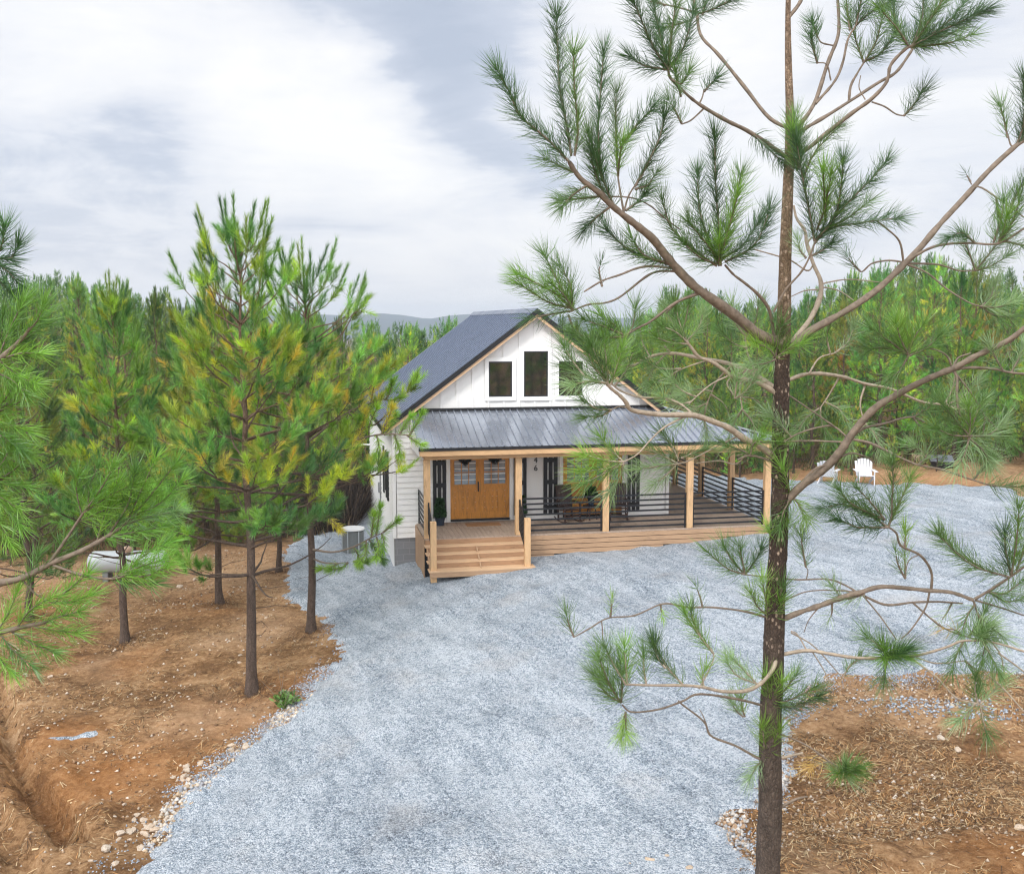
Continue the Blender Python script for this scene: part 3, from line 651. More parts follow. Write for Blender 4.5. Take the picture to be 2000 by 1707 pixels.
# railings: seven square black bars and end stanchions
def railing(a, b, nb=7, z0=.11, dz=.163, name='railing'):
    h = HB(); a = np.array(a, float); b = np.array(b, float)
    for k in range(nb):
        z = z0 + k * dz; h.bar((a[0], a[1], z), (b[0], b[1], z), .030, .052)
    d = (b - a) / np.linalg.norm(b - a)
    for q in (a + d * .03, b - d * .03): h.bar((q[0], q[1], .01), (q[0], q[1], z0 + (nb - 1) * dz + .02), .042, .042, (1, 0, 0))
    P_(h, name, 'blackmetal')
for u0, u1 in zip(PU[1:-1], PU[2:]): railing((u0 + .1, .10), (u1 - .1, .10))
railing((.10, .2), (.10, V0 - .04))
vv = [.0] + PVS
for v0, v1 in zip(vv[:-1], vv[1:]): railing((DW - .09, v0 + (.2 if v0 == 0 else .1)), (DW - .09, v1 - .1))
# stairs
stair = HB()
for k in range(4):
    z = -.17 * (k + 1); v0 = -.29 * k; v1 = -.29 * (k + 1)
    tr = HB(); tr.box(-.02 if k < 3 else -.02, 3.02 if k < 3 else 3.10, v1 - .03 - (.12 if k == 3 else 0), v0 - .022, z - .038, z); 
    st = P_(tr, 'stair_tread', 'tread', .004)
    ri = HB(); ri.box(.02, 2.98, v0 - .021, v0 - .002, z + .002, z + .128 if k else -.032); ri.build('riser', M['riser'], st)
h = HB(); h.box(0.0, 3.06, -1.30, -1.275, -.86, -.72); h.box(-.0, 3.06, -1.272, -1.25, -.80, -.722); P_(h, 'stair_kickboard', 'skirt')
for u in (.03, 1.5, 2.95):
    h = HB(); h.poly([(u, -.01, -.21), (u, -1.22, -.87), (u, -1.22, -.72), (u, -.30, -.214)], (.038, 0, 0)); P_(h, 'stringer', 'skirt')
for u in (.13, 2.89):
    h = HB(); h.box(u - .085, u + .085, -1.19, -1.02, -1.15 if u < 1 else -.95, .72); h.poly([(u - .085, -1.19, .721), (u + .085, -1.19, .721), (u + .085, -1.02, .721), (u - .085, -1.02, .721)], (0, 0, .012)); P_(h, 'newel_post', 'lumberv', .01)
    h = HB()
    for k in range(7): h.bar((u, -.0, .20 + k * .14), (u, -1.02, -.36 + k * .14), .03, .04)
    h.bar((u, -.03, .15), (u, -.03, 1.1), .04, .04, (1, 0, 0)); h.bar((u, -1.0, -.4), (u, -1.0, .55), .04, .04, (1, 0, 0))
    P_(h, 'stair_railing', 'blackmetal')
# doors: two pairs of half-glazed leaves
def leaf(u0, u1, hinge):
    v = V0 - .055; z0, z1, zg = .10, 2.12, 1.22; h = HB(); st = .13
    h.box(u0, u0 + st, v, v + .045, z0, z1); h.box(u1 - st, u1, v, v + .045, z0, z1)
    h.box(u0 + st, u1 - st, v, v + .045, z1 - .12, z1); h.box(u0 + st, u1 - st, v, v + .045, zg - .14, zg); h.box(u0 + st, u1 - st, v, v + .045, z0, z0 + .22)
    uc = (u0 + u1) / 2
    h.box(uc - .05, uc + .05, v + .002, v + .043, z0 + .22, zg - .14)
    for a_, b_ in ((u0 + st, uc - .05), (uc + .05, u1 - st)):
        h.box(a_, b_, v + .02, v + .036, z0 + .22, zg - .14); h.box(a_ + .04, b_ - .04, v + .008, v + .0205, z0 + .27, zg - .19)
    for k in (1, 2):
        u = u0 + st + (u1 - u0 - 2 * st) * k / 3; h.box(u - .012, u + .012, v + .004, v + .03, zg, z1 - .12)
    zc = (zg + z1 - .12) / 2
    for k in range(3):
        w = (u1 - u0 - 2 * st) / 3; h.box(u0 + st + w * k + .0125, u0 + st + w * (k + 1) - .0125, v + .0045, v + .03, zc - .012, zc + .012)
    d = P_(h, 'door_leaf', 'door')
    q = HB(); q.box(u0 + st, u1 - st, v + .024, v + .028, zg, z1 - .12); q.build('pane', M['doorglass'], d)
    if hinge:
        k = HB(); uu = u1 - .055 if hinge > 0 else u0 + .055
        k.box(uu - .022, uu + .022, v - .014, v - .001, .98, 1.30); k.tube([(uu, v - .012, 1.0), (uu, v - .06, 1.03), (uu, v - .06, 1.2), (uu, v - .012, 1.23)], .011); k.build('handle', M['blackmetal'], d)
for ua, ub in ((1.12, 3.05), (4.85, 6.86)):
    um = (ua + ub) / 2
    leaf(ua, um - .003, 1); leaf(um + .003, ub, 0)
    t = HB(); t.box(ua - .13, ua - .004, V0 - .075, V0 - .025, .03, 2.26); t.box(ub + .004, ub + .13, V0 - .075, V0 - .025, .03, 2.26); t.box(ua - .004, ub + .004, V0 - .075, V0 - .025, 2.125, 2.26)
    P_(t, 'door_trim', 'trimwhite', .004)
    t = HB(); t.box(ua - .004, ub + .004, V0 - .10, V0 - .03, .03, .095); P_(t, 'threshold', 'blackmetal')
h = HB(); h.box(.1, UR - .02, V0 - .045, V0 - .026, .0025, .03); h.box(.1, UR - .02, V0 - .04, V0 - .0255, .031, .12); P_(h, 'base_trim', 'trimwhite')
def shutter(u0, u1, z0=.16, z1=2.16):
    h = HB(); w = (u1 - u0 - .09) / 3; v = V0 - .062
    for k in range(3): h.box(u0 + k * (w + .045), u0 + k * (w + .045) + w, v, v + .022, z0, z1)
    for zc in (z0 + .22, 1.22, z1 - .22): h.box(u0 + .01, u1 - .01, v - .016, v - .001, zc - .07, zc + .07)
    P_(h, 'shutter', 'black')
for a_, b_ in ((.56, .98), (3.20, 3.62), (4.19, 4.66), (7.06, 7.48)): shutter(a_, b_)
for ch, z in (('4', 1.86), ('6', 1.60)):
    cu = bpy.data.curves.new('house_number', 'FONT'); cu.body = ch; cu.size = .27; cu.extrude = .008; cu.align_x = 'CENTER'
    ot = bpy.data.objects.new('text', cu); COL.objects.link(ot); mt_ = bpy.data.meshes.new_from_object(ot); bpy.data.objects.remove(ot); mt_.materials.clear()
    o = link('house_number', mt_, M['black'], cabin); o.location = (3.93, V0 - .04, z); o.rotation_euler = (R(90), 0, 0)
# left side: window with shutters, conduit, gooseneck pipe
sw = UL - .03
h = HB(); h.box(sw - .02, sw + .02, 4.55, 5.45, .55, 2.1); wn_ = P_(h, 'side_window', 'trimwhite')
q = HB(); q.box(sw - .024, sw - .0205, 4.66, 5.34, .66, 1.99); q.build('pane', M['glass'], wn_)
for v0, v1 in ((3.9, 4.25), (4.62, 4.72), (5.6, 5.95)):
    h = HB(); h.box(sw - .05, sw - .0, v0, v1, .50, 2.12); P_(h, 'shutter' if v1 - v0 > .2 else 'window_mullion', 'black')
h = HB(); h.tube([(UL - .05, 7.6, -.55), (UL - .05, 7.6, .95)], .03); h.box(UL - .13, UL - .026, 7.45, 7.75, .2, .55); P_(h, 'utility_conduit', 'block')
h = HB(); h.tube([(UL - .03, 13.6, 1.25), (UL - .35, 13.6, 1.27), (UL - .62, 13.6, 1.18), (UL - .70, 13.6, .98)], .035); P_(h, 'gooseneck_pipe', 'white')

# ------------------------------------------------------------------ things on the porch
def onporch(name, u, v, rz, label, cat, group=None, z=.004):
    p = hw(u, v, z); return tag(empty(name, tuple(p), HA + rz), label, cat, group)
def rocker(root):
    for s in (-1, 1):          # rockers
        h = HB(); pts = [(s * .29, -.48 + k * .12, .02 + .10 * ((k - 4) / 4.2) ** 2) for k in range(9)]
        h.tube(pts, .018, 6); h.build('runner', M['chairwood'], root)
    for s in (-1, 1):
        g = HB(); g.bar((s * .27, -.26, .03), (s * .27, -.28, .62), .045, .045, (0, 1, 0)); g.build('front_leg', M['chairwood'], root)
        g = HB(); g.bar((s * .25, .24, .03), (s * .25, .42, 1.12), .045, .045, (0, 1, 0)); g.build('back_post', M['chairwood'], root)
        g = HB(); g.box(s * .29 - .055, s * .29 + .055, -.34, .30, .622, .65); g.build('arm', M['chairwood'], root, False, .006)
    g = HB()
    for k in range(7): g.bar((-.27, -.27 + k * .078, .42 - k * .011), (.27, -.27 + k * .078, .42 - k * .011), .066, .022)
    g.build('seat', M['chairwood'], root)
    g = HB()
    for k in range(5): g.bar((-.18 + k * .09, .25, .38), (-.18 + k * .09, .40, 1.08), .084, .016, (0, 1, 0))
    g.bar((-.27, .405, 1.10), (.27, .405, 1.10), .04, .10); g.bar((-.25, .27, .46), (.25, .27, .46), .03, .06)
    g.build('backrest', M['chairwood'], root)
    for y_ in (-.27, .26):
        g = HB(); g.bar((-.25, y_, .21), (.25, y_, .21), .03, .03); g.build('stretcher', M['chairwood'], root)
c1 = onporch('rocking_chair', 4.88, 1.75, R(12), 'dark wooden rocking chair beside the shutter under the house number', 'chair', 'rocking chairs on the porch'); rocker(c1)
c2 = onporch('rocking_chair', 6.55, 1.75, R(-14), 'dark wooden rocking chair on the porch to the right of the small plant table', 'chair', 'rocking chairs on the porch')
for ch in list(c1.children):
    o = ch.copy(); COL.objects.link(o); o.parent = c2
tb = onporch('side_table', 5.68, 1.95, 0, 'small dark side table between the two rocking chairs', 'table')
h = HB(); h.lathe([(.27, .44), (.27, .47)], 20); h.build('tabletop', M['chairwood'], tb)
for k in range(3):
    g = HB(); t_ = k * 2.094; g.bar((.2 * math.cos(t_), .2 * math.sin(t_), 0.0), (.12 * math.cos(t_), .12 * math.sin(t_), .44), .035, .035, (0, 1, 0)); g.build('leg', M['chairwood'], tb)
M['pot'] = simple('glazed_pot', (.02, .035, .06), .3, .2, 5)
M['leaf'] = needlemat('shrub_leaves', .2)
def shrub_mesh(name, h, r, n, top):
    rg = np.random.default_rng(n); k = rg.random(n); th = rg.random(n) * 6.283
    rr_ = r * (1 - k * top) * np.sqrt(rg.uniform(.35, 1, n)) * (.85 + .15 * np.sin(th * 3 + k * 9)); P = np.stack([rr_ * np.cos(th), rr_ * np.sin(th), k * h], -1)
    D = np.stack([np.cos(th), np.sin(th), rg.uniform(.2, 1.1, n)], -1) + rg.normal(0, .35, (n, 3)); D /= np.linalg.norm(D, axis=1, keepdims=True)
    sd = np.cross(D, rg.normal(size=(n, 3))); sd /= np.linalg.norm(sd, axis=1, keepdims=True)
    L = .075; v = np.stack([P - D * .02, P + D * L * .5 + sd * .018, P + D * L, P + D * L * .5 - sd * .018], 1).reshape(-1, 3)
    f = np.arange(n)[:, None] * 4 + [0, 1, 2, 3]
    c = np.array([.022, .06, .02]) * rg.uniform(.5, 1.7, (n, 1)) * np.array([1, 1, 1])
    return tri_mesh(name, v, f, np.repeat(c, 4, 0))
def potted(u, v, label, h=.62, r=.21, group=None, z=.004, pr=.17):
    o = onporch('potted_shrub', u, v, 0, label, 'plant', group, z)
    q = HB(); q.lathe([(pr * .72, 0), (pr, .26), (pr * 1.05, .28), (pr * .9, .285), (pr * .88, .25)], 20); q.build('pot', M['pot'], o)
    s = link('foliage', shrub_mesh('foliage', h, r, 1500, .55), M['leaf'], o); s.location = (0, 0, .25)
potted(.72, 1.98, 'dark green shrub in a pot left of the wooden entrance doors', .60, .21)
potted(3.36, 2.02, 'dark green shrub in a pot half hidden behind the second porch post', .60, .20)
potted(5.68, 1.95, 'bushy green plant in a pot on the small table between the rocking chairs', .34, .25, None, .476, .12)
h = HB(); h.box(-.55, .55, -.24, .24, 0, .018); dm = h.build('doormat', M['coir'], None, False, .004); p = hw(2.08, 1.83, .004); dm.location = tuple(p); dm.rotation_euler = (0, 0, HA)
tag(dm, 'brown coir doormat lying before the wooden entrance doors', 'doormat')
def swag(u, label):
    n = 700; rg = np.random.default_rng(int(u * 100)); t = rg.random(n); x = (rg.random(n) - .5) * .40; z = -np.abs(rg.random(n)) * (.26 - np.abs(x) * .95) 
    P = np.stack([x, -rg.random(n) * .05, z], -1); D = rg.normal(size=(n, 3)); D[:, 2] -= .5; D /= np.linalg.norm(D, axis=1, keepdims=True)
    sd = np.cross(D, rg.normal(size=(n, 3))); sd /= np.linalg.norm(sd, axis=1, keepdims=True)
    v = np.stack([P - sd * .008, P + sd * .008, P + D * .07], 1).reshape(-1, 3); f = np.arange(n)[:, None] * 3 + [0, 1, 2]
    o = link('door_swag', tri_mesh('door_swag', v, f, np.repeat(np.array([[.008, .013, .012]]) * rg.uniform(.5, 2, (n, 1)), 3, 0)), M['leaf'])
    o.location = tuple(hw(u, V0 - .062, 2.10)); o.rotation_euler = (0, 0, HA); tag(o, label, 'garland', 'dark door garlands')
swag(1.60, 'dark V-shaped garland hanging over the glass of the left entrance door'); swag(2.57, 'dark V-shaped garland hanging over the glass of the right entrance door')

# ------------------------------------------------------------------ things in the yard
def gpt(px, py, dz=0.0):
    g = ground_px(px, py); return (float(g[0]), float(g[1]), float(Hat(g[0], g[1])) + dz)
M['tank'] = simple('tank_paint', (.43, .46, .475), .45, .06, 2)
t = tag(empty('propane_tank', gpt(252, 1128), R(4)), 'pale grey propane tank on its side at the edge of the trees', 'tank'); t.scale = (.88, .88, .88)
h = HB(); prof = []
for k in range(9): a_ = k / 8 * math.pi / 2; prof.append((.42 * math.sin(a_), -1.25 - .27 * math.cos(a_) + .0))
prof[0] = (.004, prof[0][1]); prof = prof + [(.42, 0)] + [(r_, -z_) for r_, z_ in prof[::-1]]
h.lathe(prof, 28); h.v = [(z_, x_, y_ + .62) for x_, y_, z_ in h.v]; h.build('shell', M['tank'], t, True)
h = HB(); h.lathe([(.17, 1.0), (.2, 1.02), (.2, 1.16), (.16, 1.2)], 18); h.build('valve_dome', simple('dome_paint', (.42, .28, .2), .5), t, True)
for x_ in (-.8, .8):
    h = HB(); h.box(x_ - .1, x_ + .1, -.3, .3, -.2, .26); h.build('saddle', M['block'], t)
a_ = tag(empty('air_conditioner', gpt(690, 1078), R(10)), 'air conditioning unit with a round white top ring beside the cabin', 'air conditioner')
h = HB(); h.lathe([(.37, .03), (.37, .80)], 24); h.build('coil', simple('coil_fins', (.16, .17, .17), .5, .2, 40), a_)
h = HB(); h.lathe([(.30, .84), (.40, .84), (.42, .87), (.40, .91), (.30, .91)], 28); h.build('top_ring', M['white'], a_)
for k in range(6):
    g = HB(); th = k * math.pi / 3; g.bar((.385 * math.cos(th), .385 * math.sin(th), .02), (.385 * math.cos(th), .385 * math.sin(th), .85), .035, .035, (1, 0, 0)); g.build('corner_post', M['tank'], a_)
h = HB(); h.lathe([(.02, .85), (.28, .855), (.28, .86)], 20); h.build('fan_guard', M['blackmetal'], a_)
M['plastic'] = simple('white_plastic', (.66, .66, .69), .45, .03, 4)
def adirondack(root):
    g = HB()
    for k in range(6):
        u = -.25 + k * .1; hgt = .98 - .10 * ((k - 2.5) / 2.5) ** 2
        g.bar((u, .10, .32), (u * 1.15, .10 + (hgt - .3) * .42, hgt), .094, .02, (0, 1, .3))
    g.bar((-.29, .22, .62), (.29, .22, .62), .03, .06); g.build('backrest', M['plastic'], root)
    g = HB()
    for k in range(5): g.bar((-.27, -.40 + k * .105, .40 - k * .022), (.27, -.40 + k * .105, .40 - k * .022), .095, .02)
    g.build('seat', M['plastic'], root)
    for s in (-1, 1):
        g = HB(); g.bar((s * .29, -.40, 0), (s * .29, -.40, .55), .09, .03, (1, 0, 0)); g.build('front_leg', M['plastic'], root)
        g = HB(); g.bar((s * .27, -.42, .36), (s * .27, .45, .02), .03, .12); g.build('back_leg', M['plastic'], root)
        g = HB(); g.box(s * .34 - .075, s * .34 + .075, -.48, .26, .551, .575); g.build('arm', M['plastic'], root, False, .01)
q = gpt(1615, 948); a1 = tag(empty('garden_chair', q, R(150)), 'white slatted garden chair turned away from the camera by the dirt bank', 'chair', 'white garden chairs on the gravel'); adirondack(a1)
q = gpt(1688, 948); a2 = tag(empty('garden_chair', q, R(-8)), 'white slatted garden chair with a rounded back facing the camera', 'chair', 'white garden chairs on the gravel')
for ch in list(a1.children):
    o = ch.copy(); COL.objects.link(o); o.parent = a2
b_ = tag(empty('storage_box', gpt(1838, 912), R(-14)), 'dark grey lidded box lying on the dirt bank by the trees', 'box')
h = HB(); h.hexa([(-.42, -.30, -.05), (.42, -.30, -.05), (.42, .30, -.05), (-.42, .30, -.05)], [(-.45, -.33, .26), (.45, -.33, .26), (.45, .33, .42), (-.45, .33, .42)]); h.build('bin', M['black'], b_, False, .02)
h = HB(); h.hexa([(-.48, -.36, .262), (.48, -.36, .262), (.48, .36, .432), (-.48, .36, .432)], [(-.46, -.34, .31), (.46, -.34, .31), (.46, .34, .48), (-.46, .34, .48)]); h.build('lid', simple('grey_lid', (.17, .18, .22), .4, .1, 4), b_, False, .01)
s_ = HB(); s_.hexa([(-.4, -.25, -.05), (.4, -.3, -.05), (.45, .25, -.05), (-.35, .3, -.05)], [(-.36, -.22, .16), (.38, -.26, .2), (.4, .22, .28), (-.3, .26, .24)]); o = s_.build('stone_slab', simple('tan_stone', (.55, .42, .30), .8, .15, 5), None, False, .03); o.location = gpt(1797, 897); tag(o, 'flat tan stone slab on the dirt beside the dark box', 'stone')
# ------------------------------------------------------------------ pines
GREENS = np.array([(.068, .155, .028), (.100, .190, .024), (.050, .130, .034), (.130, .205, .026), (.036, .100, .030), (.085, .190, .040)])
GOLD = np.array([(.40, .33, .05), (.30, .30, .045), (.42, .29, .06)])
def pine_mesh(seed, Ht, spread, zb, n_needle, wn, ln, gold=.10, twigs=5, whorl=.62, dark=1.0, tube_n=6, curve=False, sparse=1.0, gold_z=(.35, .75), pw=.72, candle=True):
    """Young loblolly pine: whorled branches, upswept tips, bottlebrush shoots. Returns trunk mesh, crown mesh (base at the origin)."""
    rg = np.random.default_rng(seed); tb = Tubes()
    lean = rg.normal(0, .012, 2); wob = rg.normal(0, .04, (12, 2)); wob[0] = 0
    zs = np.linspace(-.4, Ht, 12); ax = np.stack([lean[0] * zs + wob[:, 0], lean[1] * zs + wob[:, 1], zs], -1)
    ctr = lambda z: np.array([np.interp(z, zs, ax[:, 0]), np.interp(z, zs, ax[:, 1]), z])
    r0 = .0125 * Ht
    tr = crom(ax, 40 if tube_n > 5 else 26); tb.add(tr, np.maximum(r0 * (1 - (np.maximum(tr[:, 2], 0) / Ht) * .93) * (1 + .55 * np.exp(-np.maximum(tr[:, 2], 0) / .16)), .012), 12 if tube_n > 4 else 6)
    if tube_n > 5:             # dead stubs on the bare lower trunk
        for _ in range(9):
            zq = rg.uniform(.12, zb + .06) * Ht; aq = rg.random() * 6.28; dq = np.array([math.cos(aq), math.sin(aq), rg.uniform(-.1, .35)]); Lq = rg.uniform(.15, 1.0)
            tb.add(np.array([ctr(zq), ctr(zq) + dq * Lq * .5 + rg.normal(0, .03, 3), ctr(zq) + dq * Lq + rg.normal(0, .06, 3)]), np.array([.011, .008, .004]), 4)
    s0, s1, sn, sc, sl, sa = [], [], [], [], [], []
    def shoot(p, d, L, c, k=1.0, a=58):
        sa.append(a)
        s0.append(p); s1.append(p + d * L); sn.append(max(4, int(n_needle * k * L / .38))); sc.append(c); sl.append(ln * rg.uniform(.85, 1.15))
    z = zb * Ht
    while z < Ht * .985:
        f = (z - zb * Ht) / (Ht - zb * Ht)
        Rb = spread * (1 - f) ** pw * min(1, .80 + f * 1.4) + .12
        nb = rg.integers(4, 7) if f < .8 else 4; a_ = rg.random() * 6.28
        for b in range(nb):
            if rg.random() > sparse: continue
            az = a_ + b * 6.283 / nb + rg.normal(0, .22); el = R(4 + (52 if pw > .6 else 38) * f + rg.normal(0, 8)); L = Rb * rg.uniform(.7, 1.12)
            o = ctr(z + rg.normal(0, .04)); hd = np.array([math.cos(az), math.sin(az), 0])
            pts = [o]; e = el; st = 5
            for k in range(st):
                e2 = e + (R(30) if k >= 3 else R(4)) * (k / st) + rg.normal(0, .08); hd2 = np.array([math.cos(az + rg.normal(0, .1)), math.sin(az + rg.normal(0, .1)), 0])
                pts.append(pts[-1] + (hd2 * math.cos(e2) + np.array([0, 0, math.sin(e2)])) * L / st)
            pts = np.array(pts); cp = crom(pts, 8); rb = .012 + .012 * L * (1 - .5 * f)
            if tube_n: tb.add(cp, np.linspace(rb, .006, 8), max(3, tube_n - 2))
            dead = f < .07 and rg.random() < .6
            if dead: continue
            g = GREENS[rg.integers(len(GREENS))] * dark
            tip = pts[-1] - pts[-2]; tip /= np.linalg.norm(tip)
            shoot(pts[-1] - tip * .12, tip * .8 + np.array([0, 0, .35 + .3 * (f > .6)]), .42 + .22 * f, g * (1 - .3 * f * candle), 1.2, 58 - 22 * f * candle)
            nt_ = max(1, int(round(twigs * (.45 + .75 * L / spread) * (1 if f < .62 else .35))))
            for k in range(nt_):
                t = rg.uniform(.34, 1.0) ** .8; i = t * 7; q = cp[int(i)] * (1 - i % 1) + cp[min(7, int(i) + 1)] * (i % 1)
                side = np.array([-hd[1], hd[0], 0]) * rg.choice([-1, 1]); out = hd * rg.uniform(.25, .9) + side * rg.uniform(.3, 1.0) + np.array([0, 0, rg.uniform(-.12, .75) + .3 * f]); out /= np.linalg.norm(out)
                tl = rg.uniform(.12, .55) * (1.25 - t) * min(1.6, L); q2 = q + out * tl
                if tube_n and tl > .2: tb.add(np.array([q, (q + q2) / 2 + rg.normal(0, .02, 3), q2]), np.array([.008, .006, .004]), 3)
                d = out * .75 + np.array([0, 0, .55]) + rg.normal(0, .18, 3); d /= np.linalg.norm(d)
                inner = (1 - t) * 1.5
                c = g * rg.uniform(.5, 1.5)
                if rg.random() < gold * (.35 + inner * 2.4) and gold_z[0] < z / Ht < gold_z[1]: c = (GOLD[rg.integers(3)] * (w_ := rg.uniform(.2, .8)) + g * (1 - w_)) * rg.uniform(.8, 1.15)
                elif rg.random() < .3: c = c * np.array([1.5, 1.15, .8])
                shoot(q2, d, rg.uniform(.24, .44), c)
                if rg.random() < .5:
                    d2 = d + rg.normal(0, .45, 3); d2 /= np.linalg.norm(d2); shoot(q2, d2, rg.uniform(.2, .36), c * rg.uniform(.8, 1.2), .9)
        z += whorl * (1 - .45 * f) * rg.uniform(.8, 1.2)
    top = ctr(Ht)
    for k in range(5 if candle else 2):         # upright candles round the leader
        d = np.array([rg.normal(0, .28) * (k > 0), rg.normal(0, .28) * (k > 0), 1.0]); d /= np.linalg.norm(d); shoot(top - np.array([0, 0, .25 + .12 * k]), d, .62 - .05 * k - .15 * (not candle), np.array((.055, .135, .036)) * dark * (1.2 if not candle else 1), 1.5, 36 if candle else 55)
    v, f, c = needles(np.array(s0), np.array(s1), np.array(sn), np.array(sl), wn, np.array(sc), np.array(sa), 14, curve, 0.0, rg, .10)
    return tb.mesh('trunk'), tri_mesh('crown', v, f, c)
def tree(name, loc, meshes, label, group=None, rz=None, s=1.0, bark='bark2', tint=None):
    t = tag(empty(name, tuple(map(float, loc)), rz if rz is not None else random.random() * 6.28), label, 'pine tree', group)
    t.scale = (s, s, s)
    for n_, me in zip(('trunk', 'crown'), meshes):
        o = bpy.data.objects.new(n_, me); COL.objects.link(o); o.parent = t
        o.color = tint or (random.uniform(.65, 1.4), 1 + random.uniform(-.22, .16), 1, 1)
        if not me.materials: me.materials.append(M[bark] if n_ == 'trunk' else M['needle'])
    return t
def put(px, py): g = ground_px(px, py); return np.array([g[0], g[1], Hat(g[0], g[1])])
def topz(p, tpy): return at(1000, tpy, p[1])[2] - p[2]

# the named pines of the left-hand clearing
p = put(493, 1352); Ht = topz(p, 468)
tree('pine_tree', p, pine_mesh(11, Ht, 2.45, .27, 115, .0090, .215, .22, 11, .58, 1.0, 7, False, 1.0, (.45, .80), .52), 'tall young pine with golden inner needles in the middle of the left clearing', None, .4, 1.0, 'bark2', (1.32, .97, 1, 1))
p = put(608, 1233); Ht = topz(p, 555)
T608 = tree('pine_tree', p, pine_mesh(23, Ht, 3.3, .40, 95, .0100, .22, .24, 11, .60, 1.05, 7, False, 1.0, (.42, .72), .55), 'pine with a thick straight trunk at the gravel edge, reaching toward the cabin wall', None, 0.0, 1.0, 'bark2', (1.3, .95, 1, 1))
p = put(245, 1253); Ht = topz(p, 600)
tree('pine_tree', p, pine_mesh(31, Ht, 1.95, .26, 95, .0105, .21, .12, 9, .6, .95, 7), 'slender pine standing in front of the propane tank', None, 2.0, 1.0, 'bark2', (1.35, 1.03, 1, 1))
p = put(432, 1184); Ht = topz(p, 600)
tree('pine_tree', p, pine_mesh(47, Ht, 2.1, .24, 80, .0110, .21, .14, 7, .6, .9, 6), 'thin pine behind the tall golden pine, its bare trunk showing on the dirt', None, .2)
p = put(545, 1120); tree('pine_tree', p, pine_mesh(71, topz(p, 690), 2.0, .20, 80, .0115, .22, .18, 8, .6, 1.0, 6), 'leafy pine at the far end of the dirt where it meets the gravel', None, .9)
p = put(60, 1215); Ht = topz(p, 640)
tree('pine_tree', p, pine_mesh(53, Ht, 2.2, .16, 90, .0100, .21, .14, 7, .6, 1.0, 6), 'bushy pine at the left rim of the dirt clearing', None, .2)
# the wood behind : a handful of models, copied tree by tree
NEARV = [pine_mesh(100 + k, 8.5 + (k % 3) * .7, 2.0 + .2 * (k % 2), .07, 40, .017, .23, [.08, .30, .08, .05, .45][k], 7, .66, [1.0, 1.2, .75, 1.15, .95][k], 5, False, 1.0, (.3, .8), [.75, .62, .8, .58, .7][k], k in (0, 2)) for k in range(5)]
FARV = [pine_mesh(200 + k, 9.0 + (k % 2), 2.0, .10, 20, .034, .28, .05, 5, .8, [1.0, 1.15, .75][k], 4, False, 1.0, (.3, .8), [.62, .55, .7][k], False) for k in range(3)]
placed = []
def free(x, y, dmin):
    return all((x - a) ** 2 + (y - b) ** 2 > dmin * dmin for a, b in placed)
def in_wood(x, y):
    u = (x - D0[0]) * HU[0] + (y - D0[1]) * HU[1]; v = (x - D0[0]) * HV[0] + (y - D0[1]) * HV[1]
    if -3.2 < u < 13.5 and v < 17.5: return False
    if clear_at(x, y) > .25: return False
    if -9.0 < x < -5.8 and y < 45.5: return False      # dark brushy gap beside the cabin
    if x < -6.6: return y > 36.6 + max(0, (-x - 16) * -.25)
    if x < 9: return y > 49
    if x < 20.5: return y > 42.0
    return y > 33
def clear_at(x, y): return math.exp(-(((x + 44) / 9) ** 2 + ((y - 132) / 5) ** 2)) + (.6 if abs(x / y + .345) < .03 and 60 < y < 128 and False else 0)
rw = np.random.default_rng(99); n_ind = 0
zl = [('left', 'bushy green pine in the dense stand behind the propane tank', 'pines in the stand left of the cabin'),
      ('mid', 'pine in the wood behind the cabin', 'pines in the wood behind the cabin'),
      ('right', 'pine at the back of the gravel yard behind the white chairs', 'pines behind the gravel yard'),
      ('far', 'distant small pine on the wooded slope beyond the cabin', 'far pines on the wooded slopes')]
ALLOW_X = [-400, 0, 60, 110, 200, 300, 420, 560, 640, 690, 740, 870, 900, 1000, 1120, 1160, 1230, 1262, 1300, 1400, 1470, 1560, 1650, 1720, 1800, 1900, 2100, 2500]
ALLOW_Y = [520, 545, 560, 545, 560, 590, 610, 620, 628, 640, 640, 648, 640, 640, 640, 642, 640, 605, 572, 590, 605, 590, 560, 535, 520, 540, 520, 520]
def canopy(x, y, far):         # the treeline the slope carries here, as a tree height
    px = 1000 + x / y * FOC; a = np.interp(px, ALLOW_X, ALLOW_Y) + (rw.exponential(45) - 6 if not far else rw.exponential(30) - 8)
    return max(2.2, (8 - (a - 630) / FOC * y) - float(Hat(x, y)))
def scatter(count, y0, y1, dmin, variants, heights, far=False, cap=11.5, lo=2.6):
    global n_ind
    k = 0; tries = 0
    while k < count and tries < 30000:
        tries += 1
        y = y0 + (y1 - y0) * rw.random() ** 1.25; x = (rw.random() - .5) * 1.22 * y
        if not in_wood(x, y) or not free(x, y, dmin): continue
        placed.append((x, y)); k += 1; n_ind += 1
        q = zl[3] if far else (zl[0] if x < -6 and x / y < -.14 else (zl[1] if x / y < .2 else zl[2]))
        i = rw.integers(len(variants)); h_ = min(canopy(x, y, far), cap * rw.uniform(.8, 1.0))
        tree('pine_tree', (x, y, float(Hat(x, y)) - .05), variants[i], q[1], q[2], rw.random() * 6.28, max(h_, lo) / heights[i])
NH = [8.5 + (k % 3) * .7 for k in range(5)]; FH = [9.0 + (k % 2) for k in range(3)]
